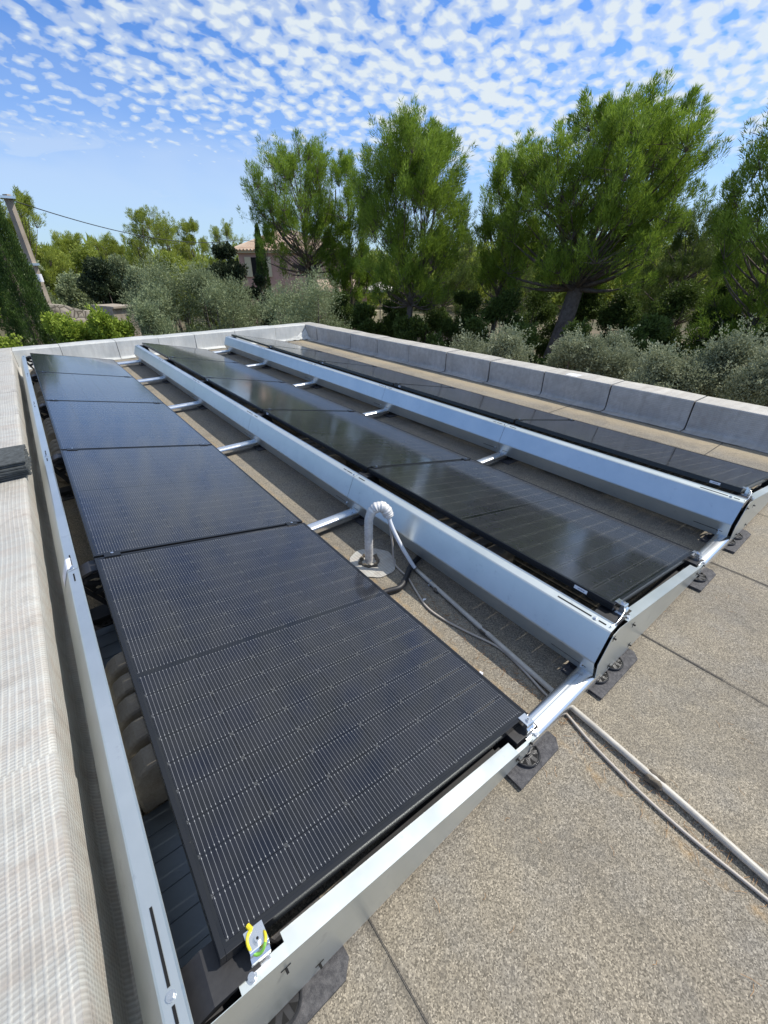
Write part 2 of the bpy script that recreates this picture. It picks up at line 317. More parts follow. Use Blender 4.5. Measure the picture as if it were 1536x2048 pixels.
def ground_build(t, b):
    g = coord(t); n = noise(t, g, 0.25, 5, 0.6); n2 = noise(t, g, 6, 4, 0.7)
    c = mixc(t, ramp(t, n, [(0.4, 0.0), (0.6, 1.0)]), (0.06, 0.065, 0.028), (0.16, 0.125, 0.08)); c = mixc(t, ramp(t, n2, [(0.4, 0.0), (0.7, 0.5)]), c, (0.06, 0.06, 0.03))  # dry ground tones, darkened to put understorey shade into the colour
    t.links.new(c, b.inputs['Base Color']); bump(t, b, n2, 0.6, 0.05)
M['ground'] = mat('dry_ground', rough=0.95, build=ground_build)
def stone_build(t, b):
    g = coord(t); v = nn(t, 'ShaderNodeTexVoronoi', feature='DISTANCE_TO_EDGE'); v.inputs['Scale'].default_value = 4.5; t.links.new(g, v.inputs['Vector'])
    n = noise(t, g, 4, 4, 0.6); c = mixc(t, n, (0.34, 0.29, 0.22), (0.52, 0.46, 0.38)); c = mixc(t, ramp(t, v.outputs['Distance'], [(0.0, 1.0), (0.08, 0.0)]), c, (0.09, 0.075, 0.055))
    t.links.new(c, b.inputs['Base Color']); bump(t, b, v.outputs['Distance'], 0.8, 0.05)
M['stone'] = mat('dry_stone', rough=0.9, build=stone_build)
M['pink'] = mat('pink_render', rough=0.9, build=grime((0.50, 0.315, 0.255), (0.58, 0.37, 0.30), 1.2, 30))
M['cream'] = mat('cream_paint', (0.62, 0.55, 0.36), 0.7)
def tile_build(t, b):
    uv = coord(t, 'UV'); s = nn(t, 'ShaderNodeSeparateXYZ'); t.links.new(uv, s.inputs[0])
    n = noise(t, uv, 3.5, 2); cell = nn(t, 'ShaderNodeTexWhiteNoise', noise_dimensions='2D')
    fl = nn(t, 'ShaderNodeCombineXYZ'); t.links.new(mth(t, 'FLOOR', mth(t, 'DIVIDE', s.outputs[0], 0.25)), fl.inputs[0]); t.links.new(mth(t, 'FLOOR', mth(t, 'DIVIDE', s.outputs[1], 0.35)), fl.inputs[1])
    t.links.new(fl.outputs[0], cell.inputs[0])
    c = mixc(t, cell.outputs[0], (0.38, 0.24, 0.165), (0.60, 0.47, 0.36)); c = mixc(t, mth(t, 'MULTIPLY', n, 0.5), c, (0.30, 0.24, 0.18)); t.links.new(c, b.inputs['Base Color'])
M['tile'] = mat('clay_tiles', rough=0.85, build=tile_build)
M['pole'] = mat('concrete_pole', rough=0.9, build=grime((0.24, 0.20, 0.16), (0.36, 0.31, 0.25), 3, 60))
M['canvas'] = mat('parasol_canvas', (0.80, 0.76, 0.70), 0.8)
M['felt'] = mat('black_felt_pad', rough=0.92, build=grime((0.030, 0.034, 0.034), (0.085, 0.095, 0.098), 30, 250, 0.5, 0.003))

# ------------------------------------------------------------------ setting: ground, building, roof, parapets
GZ = -3.41
X0, X1, Y0, Y1 = -0.24, 5.49, -6.0, 9.55          # inner faces of the parapets
g = MB(); n = 40
g.add([(-400, -400, GZ), (900, -400, GZ), (900, 900, GZ), (-400, 900, GZ)], [(0, 1, 2, 3)])
tag(g.build('ground', M['ground']), kind='structure')
r = MB(); r.box((X0-0.02, Y0, -0.05), (X1+0.02, Y1+0.02, 0.0)); roof = tag(r.build('roof_surface', M['roof']), kind='structure')
sm = MB()
for x in (0.322, 2.026, 2.958, 3.90, 4.86):
    y = Y0
    while y < Y1:
        y2 = y+0.4; a = 0.0022+0.0012*math.sin(y*3.1+x); dx = 0.006*math.sin(y*1.7+x*5)+0.003*math.sin(y*9)
        dx2 = 0.006*math.sin(y2*1.7+x*5)+0.003*math.sin(y2*9)
        sm.add([(x-a+dx, y, .004), (x+a+dx, y, .004), (x+a+dx2, y2, .004), (x-a+dx2, y2, .004)], [(0, 1, 2, 3)]); y = y2
for x, y in ((5.20, 2.3), (5.15, 0.6), (4.6, -0.9)): sm.add([(x-.35, y-.004, .004), (x+.25, y-.004, .004), (x+.25, y+.004, .004), (x-.35, y+.004, .004)], [(0, 1, 2, 3)])
tag(sm.build('roof_seam', M['seam']), kind='structure')
b = MB()
b.box((X0-0.62, Y0-0.3, GZ), (X1+0.36, Y1+0.40, -0.06))
tag(b.build('building', M['render']), 'rendered building whose flat roof carries the solar panels', 'building')
TOP = 0.32
def parapet(name, label, mem, o, d, inw, length, thick, seams, htop=TOP, cant=0.022, wob=1.0, gap=.004):
    """o: start point of inner face on roof, d: direction along wall, inw: direction away from the roof"""
    root = empty(name, (o[0], o[1], 0), label, 'wall')
    o = Vector((0, 0, 0)); d = Vector(d); w = Vector(inw)
    core = MB()
    c = [o+w*.014, o+w*(thick-.014)]
    vs = []
    for p in c:
        for z in (-0.06, htop-.012):
            for tt in (-.02, length+.02): vs.append((p+d*tt)+Vector((0, 0, z)))
    core.add(vs, [(0, 1, 3, 2), (4, 6, 7, 5), (0, 4, 5, 1), (2, 3, 7, 6), (0, 2, 6, 4), (1, 5, 7, 3)])
    core.build('core', M['lap'], root)
    cuts = [0]+sorted(seams)+[length]
    for i in range(len(cuts)-1):
        a, e = cuts[i]+gap, cuts[i+1]-gap
        k = (i % 3)*0.0022
        prof = [(-cant-.10, .004), (-cant-.10, .010+k), (-cant, .013+k), (-.008, .030+k), (-k, .055), (-k, htop-.016), (-k+.002, htop-.008), (-k+.008, htop-.002+k), (.035, htop+k), (thick-.02, htop+k*1.3), (thick-.004, htop-.012), (thick+k, htop-.03), (thick+k, htop-.22), (thick-.01, htop-.22), (thick-.01, .02), (.02, .004)]
        m = MB(); n = len(prof); vs = []
        nseg = max(2, int((e-a)/0.12)); 
        for j in range(nseg+1):
            tt = a+(e-a)*j/nseg
            for q, (u, z) in enumerate(prof):
                jit = 0.0
                if q in (1, 2, 3, 4): jit = wob*(0.006*math.sin(tt*7.3+q+i)+0.005*math.sin(tt*17+i*2))
                if q in (5, 6, 7): jit = wob*0.0015*math.sin(tt*5.1+i)
                vs.append(d*tt+w*(u+jit)+Vector((0, 0, z+(0.003*math.sin(tt*6+i) if q in (2, 3, 8, 9) else 0))))
        fs = [tuple(range(n)), tuple(nseg*n+q for q in range(n))[::-1]]
        for j in range(nseg):
            for q in range(n): fs.append((j*n+q, j*n+(q+1) % n, (j+1)*n+(q+1) % n, (j+1)*n+q))
        m.add(vs, fs); m.build('membrane_sheet', mem, root, smooth=True, angle=50)
    return root
parapet('parapet_wall', 'long low parapet wall on the left wrapped in beige embossed foil membrane', M['mem_left'], (X0, Y0), (0, 1, 0), (-1, 0, 0), Y1-Y0, 0.62, [1.1, 2.2, 3.3, 4.35, 5.5, 6.765, 11.04, 12.1, 13.2, 14.4], wob=.35, gap=.002)
far = parapet('parapet_wall', 'far parapet wall across the end of the roof in silvery wrinkled foil membrane', M['mem_far'], (X0, Y1), (1, 0, 0), (0, 1, 0), X1-X0, 0.40, [0.69, 1.593, 2.35, 3.069, 3.947, 4.92])
parapet('parapet_wall', 'right parapet wall of grey membrane sheets with dark vertical joints', M['mem_right'], (X1, Y0), (0, 1, 0), (1, 0, 0), Y1-Y0, 0.36, [a-Y0 for a in (9.008, 8.544, 7.578, 6.64, 5.674, 4.719, 3.793, 2.846, 1.917, 1.008, 0.05, -.9, -1.9, -2.9, -3.9, -4.9)], gap=.008)
cr = MB()   # corner pieces where the walls meet
cr.box((X0-0.62, Y1+.001, -.05), (X0-.004, Y1+0.40, TOP-.002)); tag(cr.build('parapet_corner', M['mem_left'], bevel=.01), 'foil wrapped corner block between the left and far parapets', 'wall')
cr = MB(); cr.box((X1+.004, Y1+.001, -.05), (X1+0.36, Y1+0.40, TOP+.001)); tag(cr.build('parapet_corner', M['mem_right'], bevel=.01), 'foil wrapped corner block between the far and right parapets', 'wall')
# crumpled foil in the far right inner corner
cf = MB(); Nn = 14; vs = []
for i in range(Nn):
    for j in range(Nn):
        u, v = i/(Nn-1), j/(Nn-1)
        x = X1-.012-0.55*u**1.2; y = Y1-.012-.25*v*(1-.5*u); h = 0.22*(1-u)**1.6*(1-v)**1.3+.012
        h += 0.012*math.sin(u*23+v*9)+.008*math.sin(v*31+u*4)
        vs.append((x, y-.01*math.sin(u*17), max(h, .012)))
cf.add(vs, [(i*Nn+j, i*Nn+j+1, (i+1)*Nn+j+1, (i+1)*Nn+j) for i in range(Nn-1) for j in range(Nn-1)])
cf.build('corner_patch', M['mem_far'], None, smooth=True, angle=180)
cpo = bpy.data.objects['corner_patch']; tag(cpo, 'crumpled foil patch in the far right corner of the roof', 'membrane patch')
wm = MB(); wm.box((5.52, 2.40, TOP+.006), (5.66, 2.56, TOP+.0085)); tag(wm.build('foil_offcut', M['sticker']), 'small bright foil offcut lying on top of the right parapet', 'foil piece')

# ------------------------------------------------------------------ solar array
HZ = 0.37; TILT = 0.2051; PW = 1.142; PL = 1.722; PITCHY = 1.742
XH = [0.0, 1.6554, 3.3255]; YO = [0.0, 0.0054, 0.014]
ct, st = math.cos(TILT), math.sin(TILT)
ORD = ['nearest', 'second', 'third', 'fourth', 'farthest']
ROWN = ['left row', 'middle row', 'right row']
FT = 0.032
def make_panel():
    root = empty('solar_panel', (0, 0, 0), 'x', 'solar panel', 'solar panels in three tilted rows')
    f = MB(); lip = 0.012
    a, b_, L = 0, PW, PL
    f.box((0, 0, -FT), (lip, L, 0)); f.box((PW-lip, 0, -FT), (PW, L, 0)); f.box((lip, 0, -FT), (PW-lip, lip, 0)); f.box((lip, L-lip, -FT), (PW-lip, L, 0))
    f.box((lip, lip+.001, -FT), (lip+.02, L-lip-.001, -FT+.002)); f.box((PW-lip-.02, lip+.001, -FT), (PW-lip, L-lip-.001, -FT+.002))
    fo = f.build('frame', M['frame'], root, bevel=0.0012)
    m = bpy.data.meshes.new('glass'); v = [(lip-.002, lip-.002, -.0015), (PW-lip+.002, lip-.002, -.0015), (PW-lip+.002, L-lip+.002, -.0015), (lip-.002, L-lip+.002, -.0015)]
    m.from_pydata(v, [], [(0, 1, 2, 3)]); uvl = m.uv_layers.new(name='UVMap')
    for k, (x, y, z) in enumerate(v): uvl.data[k].uv = (x-(PW-6*0.184)/2, y-L/2)
    m.materials.append(M['glass']); g = bpy.data.objects.new('glass', m); COL.objects.link(g); g.parent = root
    return root
proto = make_panel(); first = True
for rI in range(3):
    for k in range(5):
        o = proto if first else dup(proto); first = False
        o.location = (XH[rI], YO[rI]+k*PITCHY, HZ); o.rotation_euler = (0, TILT, 0)
        o['label'] = '%s black solar panel from the camera in the %s' % (ORD[k], ROWN[rI])
        if rI > 0 and k < 4:
            s = MB(); s.box((-.0012, .115 if k == 0 else 1.60, -.024), (-.0002, .175 if k == 0 else 1.64, -.008)); s.use(M['ink']); y0 = .128 if k == 0 else 1.606
            for q in range(9): s.box((-.0018, y0+q*.0036, -.019), (-.0012, y0+q*.0036+(.0012 if q % 3 else .0022), -.013))
            s.build('sticker', M['sticker'], o)
# wind deflectors ---------------------------------------------------
PROF = [(-.072, .342), (-.078, .3365), (-.116, .330), (-.1205, .326), (-.176, .196), (-.1775, .190), (-.132, .072), (-.116, .064)]
defl = {}
def make_deflector(endslot):
    root = empty('wind_deflector', (0, 0, 0), 'x', 'wind deflector', 'metal wind deflectors along the high panel edges')
    s = MB(); s.sheet(PROF, 0.0, PITCHY-.003, -.0012); h = s.use(M['hole'])
    for y0, y1 in ((.045, .105), (.115, .15)) if not endslot else ((.03, .06), (.09, .24)):
        h.prism([(-.098-.003, .3336+.0008), (-.098+.003, .3346+.0008), (-.098+.003, .3352+.0008), (-.098-.003, .3342+.0008)], y0, y1)
    for y0, y1 in ((PITCHY-.10, PITCHY-.035),): h.prism([(-.101, .3344), (-.095, .3354), (-.095, .336), (-.101, .335)], y0, y1)
    for y0, y1 in ((.03, .19), (PITCHY-.09, PITCHY-.03)):
        h.prism([(-.1515, .121), (-.1495, .1165), (-.1505, .116), (-.1525, .1205)], y0, y1)
    h.build('sheet', M['steel'], root)
    bt = MB(); y = .075 if endslot else .02
    bt.cyl((-.098, y, .3345), .0095, .0015, 16); bt.cyl((-.098, y, .336), .0065, .005, 6); bt.build('bolt', M['bolt'], root)
    bt = MB(); bt.tube([(-.150, .05, .1185), (-.157, .05, .1155)], .007, 6); bt.build('bolt', M['bolt'], root)
    return root
dA = make_deflector(True); dB = make_deflector(False); fa = fb = True
for rI in range(3):
    for k in range(5):
        if k == 0: o = dA if fa else dup(dA); fa = False
        else: o = dB if fb else dup(dB); fb = False
        off = -.055 if k == 0 else 0.0
        o.location = (XH[rI], YO[rI]+k*PITCHY+off, 0)
        if k == 0: o.scale = (1, (PITCHY+.055)/PITCHY, 1)
        o['label'] = '%s grey metal wind deflector section behind the %s of panels' % (ORD[k], ROWN[rI])
tp = MB(); tp.sheet([(-.098, .3365), (-.1165, .3335), (-.1222, .3285), (-.158, .2455)], 1.76, 1.86, -.0006)
tp.build('tape', M['sticker'], [o_ for o_ in bpy.data.objects if o_.get('label', '').startswith('nearest grey metal wind deflector section behind the left')][0])
# side plates at the near end ---------------------------------------
def zt(d): return HZ-.050-d*math.tan(TILT)
def make_side(first_row):
    root = empty('side_plate', (0, 0, 0), 'x', 'side plate', 'metal side plates closing the near ends of the rows')
    yp = -.062
    poly = [(-.118, .322), (-.07, .333), (0.01, zt(.01)), (1.125, zt(1.125)), (1.125, .066), (1.07, .034), (-.06, .034), (-.128, .040), (-.170, .190)]
    s = MB(); s.prism(poly, yp, yp+.0014); 
    plate = s; fl = MB(); fy = yp+.03
    def fz(d): return zt(d)
    # inward flange following the top edge, with a notch near the clamps
    def strip(d0, d1, w0): fl.add([(d0, yp, fz(d0)), (d1, yp, fz(d1)), (d1, yp+w0, fz(d1)+.001), (d0, yp+w0, fz(d0)+.001), (d0, yp, fz(d0)-.0014), (d1, yp, fz(d1)-.0014), (d1, yp+w0, fz(d1)-.0004), (d0, yp+w0, fz(d0)-.0004)], [(0,1,2,3), (7,6,5,4), (0,4,5,1), (1,5,6,2), (2,6,7,3), (3,7,4,0)])
    strip(.012, .055, .040); strip(.055, .115, .026); strip(.115, .98, .046); strip(.98, 1.118, .013)
    fl.build('flange', M['steel'], root)
    bb = MB(); bb.box((.16, -.050, .030), (.95, .050, .062)); bb.box((.16, -.012, .062), (.95, .0, .10)); bb.build('base_beam', M['black'], root)
    for d in (.038, 1.10):
        bt = MB(); z = fz(d)+.001; y = yp+.014 if d < 1 else yp+.008
        bt.cyl((d, y, z), .0105, .002, 20); bt.cyl((d, y, z+.002), .0075, .006, 12)
        bt.build('bolt', M['bolt'], root)
    tb = plate.use(M['hole'])  # punched tabs with dark slots
    for d, z in ((-.10, .300), (.10, zt(.10)-.05), (.17, .075), (-.02, .075), (.98, .085), (1.05, .11)):
        tb.box((d-.012, yp-.0012, z), (d+.012, yp-.0002, z+.004)); tb.box((d-.003, yp-.010, z-.006), (d+.003, yp-.0002, z-.001)); tb.box((d-.003, yp-.0012, z-.02), (d+.001, yp-.0002, z))
    tb.build('plate', M['steel'], root)
    return root
sp = make_side(True)
for rI in range(3):
    o = sp if rI == 0 else dup(sp)
    o.location = (XH[rI], 0, 0); o['label'] = 'bent metal side plate closing the near end of the %s' % ROWN[rI]
# rails in the gaps between rows ------------------------------------
def make_rail():
    root = empty('support_rail', (0, 0, 0), 'x', 'rail', 'aluminium rails bridging the gaps between rows')
    prof = []
    w, h = .043, .052
    prof = [(-w, 0), (-w, h*.42), (-w*.95, h*.66), (-w*.84, h*.80), (-w*.62, h*.90), (-w*.34, h*.97), (-w*.10, h*1.0), (w*.10, h*1.0), (w*.14, h*.965), (w*.30, h*.965), (w*.34, h*.97), (w*.62, h*.90), (w*.84, h*.80), (w*.95, h*.66), (w, h*.42), (w, 0), (w*.86, 0), (w*.86, h*.42), (w*.6, h*.82), (-w*.6, h*.82), (-w*.86, h*.42), (-w*.86, 0)]
    m = MB(); m.prism(prof, 0, .50, 'x'); m.use(M['hole']); m.box((.40, -.004, .0502), (.47, .004, .0508)); m.build('profile', M['alu'], root, smooth=True, angle=35)
    return root
rl = make_rail(); fr = True
RL = {0: 'nearest', 1: 'second', 2: 'third', 3: 'fourth', 4: 'fifth', 5: 'farthest'}
for gI in range(2):
    for k in range(6):
        o = rl if fr else dup(rl); fr = False
        y = YO[gI]+k*PITCHY-.01 if k else -.022
        if k == 5: y -= .06
        o.location = (XH[gI]+1.06, y, .040)
        o['label'] = '%s bright aluminium rail from the camera bridging the gap between %s' % (RL[k], ('left and middle rows', 'middle and right rows')[gI])
# plastic supports ----------------------------------------------------
def make_foot(parent, x, y, R=.052):
    y += .012
    m = MB(); m.cyl((x, y, .0165), R, .006, 28); m.tube([(x+R*.97*math.cos(a), y+R*.97*math.sin(a), .0245) for a in [i*2*math.pi/28 for i in range(29)]], .0035, 5)
    m.cyl((x, y, .0225), R*.3, .016, 16)
    m.use(M['hole']); h = m
    for i in range(8):
        a = i*math.pi/4+.2+math.pi/8; p = lambda rr, da: (x+rr*math.cos(a+da), y+rr*math.sin(a+da), .0232)
        h.add([p(R*.42, 0), p(R*.86, -.22), p(R*.86, .22)], [(0, 1, 2)])
    h.build('foot_disc', M['black'], parent, smooth=True, angle=40)
def make_tower():
    root = empty('support_tower', (0, 0, 0), 'x', 'support', 'tall black plastic supports under the high panel edges')
    m = MB()
    cap = [(-.125, .300), (-.035, .328), (.06, .318), (.06, .306), (-.035, .314), (-.125, .286)]
    m.prism(cap, -.045, .055)
    def bar(a, b, w=.011, y0=-.038, y1=-.028):
        a = Vector((a[0], a[1])); b = Vector((b[0], b[1])); t = (b-a).normalized(); nrm = Vector((-t.y, t.x))*w
        m.prism([tuple(a-nrm), tuple(b-nrm), tuple(b+nrm), tuple(a+nrm)], y0, y1)
    for y0, y1 in ((-.038, -.028), (.032, .042)):
        for a, b in (((-.115, .285), (.045, .295)), ((-.11, .28), (-.02, .10)), ((.045, .30), (-.02, .10)), ((-.06, .19), (.02, .22)), ((-.02, .12), (-.02, .03)), ((.05, .30), (.10, .04)), ((-.10, .285), (.06, .20))): bar(a, b, .010, y0, y1)
    m.box((-.115, -.05, .024), (.20, .055, .052)); m.box((-.03, -.04, .05), (.0, .045, .12))
    m.build('truss', M['black'], root)
    make_foot(root, -.055, -.048); make_foot(root, .065, -.055)
    return root
def make_low():
    root = empty('low_support', (0, 0, 0), 'x', 'support', 'low black plastic supports under the low panel edges')
    m = MB(); m.box((-.15, -.045, .024), (.015, .055, .050)); m.prism([(-.13, .05), (-.02, .05), (-.005, .100), (-.06, .112), (-.12, .124)], -.04, .05)
    for z in (.06, .085): m.box((-.004, -.042, z), (.018, .048, z+.006))
    m.box((.012, -.045, .050), (.020, .055, .092))
    m.build('block', M['black'], root, bevel=.002)
    make_foot(root, -.062, -.066)
    return root
tw = make_tower(); lw = make_low(); ft_ = fl_ = True
def make_mat(x, y, sx, sy, lab):
    m = MB(); c = .03
    m.prism([(-sx/2, -sy/2), (sx/2-c, -sy/2), (sx/2, -sy/2+c), (sx/2, sy/2), (-sx/2, sy/2)], .0045, .0155, 'z')
    o = m.build('rubber_mat', M['rubber']); o.location = (x, y, 0); tag(o, lab, 'mat', 'black granulate mats under the supports'); return o
for rI in range(3):
    for k in range(6):
        y = YO[rI]+k*PITCHY-.01 if k else 0.0
        if k == 5: y -= .05
        o = tw if ft_ else dup(tw); ft_ = False; o.location = (XH[rI], y, 0)
        o['label'] = '%s tall black plastic support from the camera under the high edge of the %s' % (RL[k], ROWN[rI])
        o = lw if fl_ else dup(lw); fl_ = False; o.location = (XH[rI]+PW*ct, y, 0)
        o['label'] = '%s low black plastic support from the camera under the low edge of the %s' % (RL[k], ROWN[rI])
        sy = .19
        make_mat(XH[rI]+.03, y-.02, .36 if rI else .42, sy, '%s black granulate mat under the high side of the %s' % (RL[k], ROWN[rI]))
        make_mat(XH[rI]+PW*ct-.045, y-.02, .26,   .2, '%s black granulate mat under the low side of the %s' % (RL[k], ROWN[rI]))
# clamps ---------------------------------------------------------------
def make_mid():
    root = empty('middle_clamp', (0, 0, 0), 'x', 'clamp', 'small black clamps between neighbouring panels')
    m = MB(); m.box((-.035, -.022, .0), (.035, .022, .004)); m.box((-.035, -.0085, -.03), (.035, .0085, 0)); m.build('plate', M['frame'], root, bevel=.001)
    b = MB(); b.cyl((0, 0, .004), .007, .006, 10); b.build('bolt', M['bolt'], root); return root
mc = make_mid(); f_ = True
for rI in range(3):
    for k in range(1, 5):
        for q, u in enumerate((.075, PW-.085)):
            o = mc if f_ else dup(mc); f_ = False
            o.location = (XH[rI]+u*ct, YO[rI]+k*PITCHY-.010, HZ-u*st+.0006); o.rotation_euler = (0, TILT, 0)
            o['label'] = 'black middle clamp at the %s edge of the %s joint in the %s' % (('high', 'low')[q], ['', 'first', 'second', 'third', 'fourth'][k], ROWN[rI])
# silvery joint strips between panels: bare gap profile
for rI in range(3):
    for k in range(1, 5):
        m = MB(); m.box((.12, -.017, -.014), (PW-.13, -.003, -.010)); o = m.build('gap_profile', M['steel'] if rI else M['frame'])
        o.location = (XH[rI], YO[rI]+k*PITCHY, HZ); o.rotation_euler = (0, TILT, 0)
        tag(o, 'thin metal strip in the %s joint between panels of the %s' % (['', 'first', 'second', 'third', 'fourth'][k], ROWN[rI]), 'metal strip', 'metal strips in the panel joints')
def make_end():
    root = empty('end_clamp', (0, 0, 0), 'x', 'clamp', 'zinc end clamps at the near ends of the rows')
    m = MB()
    m.prism([(.012, .0), (.012, .0035), (-.002, .0035), (-.026, .0035), (-.030, .0), (-.030, -.010), (-.038, -.016), (-.038, -.030), (-.034, -.030), (-.034, -.018), (-.027, -.012), (-.0265, -.001), (-.004, -.001), (-.004, .0)], -.021, .021, 'x')
    m.box((-.020, -.044, -.046), (.020, -.002, -.042)); m.box((-.012, -.030, -.042), (-.008, -.012, -.001)); m.box((.008, -.030, -.042), (.012, -.012, -.001))
    m.build('bracket', M['bolt'], root, bevel=.0012)
    b = MB(); b.cyl((0, -.014, .0035), .0085, .002, 16); b.cyl((0, -.014, .0055), .0062, .006, 12); b.build('bolt', M['bolt'], root)
    h = MB(); h.cyl((0, -.014, .0116), .003, .0004, 6); h.build('socket', M['hole'], root)
    return root
ec = make_end(); f_ = True; ends = []
for rI in range(3):
    for q, u in enumerate((.072 if rI == 0 else .045, PW-.035)):
        o = ec if f_ else dup(ec); f_ = False
        o.location = (XH[rI]+u*ct, YO[rI]-.002, HZ-u*st+.0008); o.rotation_euler = (0, TILT, 0)
        o['label'] = 'zinc end clamp with bolt at the %s near corner of the %s' % (('high', 'low')[q], ROWN[rI]); ends.append(o)
ring = MB(); pts = []
for i in range(19):
    a = math.pi*0.55+i*(math.pi*1.55)/18; pts.append((.072*ct+.018*math.cos(a), -.016+.022*math.sin(a), HZ-.072*st+.006+.008*math.sin(i*.5)-.012*(i > 13)*(i-13)/5))
ring.tube(pts, .0032, 8); ro = ring.build('earthing_wire', M['yellow'], None, smooth=True, angle=180)
tag(ro, 'yellow and green earthing wire looped round the nearest clamp', 'wire')
gs = MB(); gs.tube([(p[0]*1.0, p[1], p[2]+.0008) for p in pts[7:15]], .0034, 6); gs.build('green_stripe', M['green'], ro, smooth=True, angle=180)
lug = MB(); lug.tube([pts[0], (pts[0][0]-.004, pts[0][1]+.012, pts[0][2]-.002)], .0052, 8); lug.build('cable_lug', M['yellow'], ro)
for rI in (1, 2):   # cable from the clamp to the strip bolt
    m = MB(); X = XH[rI]
    m.tube(smooth_path([(X+.035, -.02, HZ-.01), (X+.015, -.034, HZ-.02), (X-.045, -.040, HZ-.03), (X-.075, -.040, HZ-.030), (X-.098, -.035, HZ-.030)], 5), .0026, 6)
    tag(m.build('earthing_wire', M['bolt'], None, smooth=True, angle=180), 'short grey earthing wire from the high near clamp of the %s to its deflector' % ROWN[rI], 'wire')
for yy0, yy1, nm in ((.16, .595, 'nearer'), (1.205, 1.62, 'farther')):
    m = MB(); m.prism([(-.138, .060), (-.130, .034), (.30, .030), (.30, .0315), (-.129, .0355), (-.1365, .060)], yy0, yy1)
    for q in range(6): m.box((-.125, yy0+.02+q*.085, .0362), (.29, yy0+.024+q*.085, .0375)) if yy0+.03+q*.085 < yy1 else None  # thin bars shaped to stand for light lines cast through the cell gaps
    tag(m.build('ballast_tray', M['tray']), '%s bluish metal tray beside the stones under the nearest panel of the left row' % nm, 'tray')
# ballast stones -----------------------------------------------------------
st_ = MB(); pr = [(-.104, .034), (-.104, .15), (-.098, .185), (-.078, .218), (-.045, .238), (.0, .243), (.10, .235), (.16, .21), (.16, .028)]
st_.prism(pr, 0, .088); stone = st_.build('ballast_stone', M['concrete'], bevel=.012)
tag(stone, 'x', 'ballast stone', 'concrete ballast stones under the panels')
cnt = 0; f_ = True
for rI, starts in ((0, (.60, 3.68, 4.45, 5.50, 6.35, 7.35)), (1, (.62, 2.35, 4.2, 6.0)), (2, (.8, 2.6, 4.4, 6.2))):
    for gi, y0 in enumerate(starts):
        for q in range(5):
            if rI == 0 and gi == 0 and q > 4: continue
            o = stone if f_ else stone.copy()
            if not f_: COL.objects.link(o)
            f_ = False
            o.location = (XH[rI]+random.uniform(-.006, .006)+(0 if rI == 0 else .06), y0+q*.118+random.uniform(-.006, .006), 0); o.rotation_euler = (0, 0, random.uniform(-.03, .03))
            o['label'] = '%s rounded concrete stone in the %s pile from the camera under the %s' % (['nearest', 'second', 'middle', 'fourth', 'last'][q], ['nearest', 'second', 'third', 'fourth', 'fifth', 'sixth'][gi], ROWN[rI])
# ------------------------------------------------------------------ vent pipe, conduit, cables
root = empty('vent_pipe', (1.305, 1.262, 0), 'gooseneck vent pipe wrapped in silver foil tape standing on a round foil patch', 'pipe')
d = MB(); n = 56; vs = [(0.012, -.03, .0072)]
for i in range(n):
    a = 2*math.pi*i/n; rr = .152*(1+.02*math.sin(a*9)+.015*math.sin(a*4+1)); vs.append((.012+rr*math.cos(a)*0.92, rr*math.sin(a)-.02, .0068+.001*math.sin(a*7)))
base = len(vs)
for i in range(n): x, y, z = vs[1+i]; vs.append((x, y, .004))
d.add(vs, [(0, 1+i, 1+(i+1) % n) for i in range(n)]+[(1+i, base+i, base+(i+1) % n, 1+(i+1) % n) for i in range(n)])
d.build('foil_patch', M['mem_left'], root)
tr = MB(); vs = []; nb = 26
tr.tube([(.055*math.cos(a)*(1+.12*math.sin(5*a)), .055*math.sin(a)*(1+.12*math.cos(4*a)), .012+.004*math.sin(7*a)) for a in [i*2*math.pi/nb for i in range(nb+1)]], [.010+.006*math.sin(i*2.3) for i in range(nb+1)], 6)
tr.build('bitumen_collar', M['mortar'], root)
ax = smooth_path([(0, 0, .0), (0, 0, .12), (.002, .0, .24), (.004, -.002, .31), (.018, -.012, .362), (.046, -.030, .392), (.076, -.05, .388), (.094, -.063, .352), (.098, -.068, .325)], 16)
rr = []
for i in range(len(ax)):
    t = i/(len(ax)-1); base_r = .0255+(.006*max(0, min(1, (t-.45)*6)))-.010*max(0, (t-.9)*8)
    rr.append(base_r+(.0009*(1 if i % 3 < 1 else -1) if t < .5 else .0016*math.sin(i*1.15)+.0016*math.sin(i*.43)))
pp = MB(); pp.tube(ax, rr, 20); pp.build('wrapped_pipe', M['foil'], root, smooth=True, angle=180)
# items leaving the gooseneck
E0 = Vector((1.305+.098, 1.262-.066, .335))
def cab(name, pts, r, m, label, cat, seg=8, n=6, **k):
    mb = MB(); mb.tube(smooth_path(pts, n), r, seg); return tag(mb.build(name, m, None, smooth=True, angle=180), label, cat)
cab('white_tube', [E0, (1.405, 1.165, .27), (1.425, 1.10, .16), (1.455, 1.035, .055), (1.463, 1.015, .03)], .0125, M['whitepvc'], 'stiff white tube coming down from the gooseneck vent pipe', 'tube')
cab('grey_cable', [E0+Vector((-.008, .004, .01)), (1.398, 1.18, .28), (1.402, 1.155, .16), (1.404, 1.131, .02), (1.386, .994, .012), (1.345, .87, .009), (1.307, .74, .009), (1.315, .617, .009), (1.345, .49, .009), (1.388, .33, .009), (1.372, .18, .009), (1.344, .054, .009), (1.33, -.053, .009), (1.295, -.18, .009), (1.269, -.325, .009), (1.255, -.45, .009), (1.251, -.568, .009), (1.255, -.74, .009), (1.26, -1.2, .009)], .0058, M['cable'], 'thin grey cable winding from the vent pipe along the conduit', 'cable')
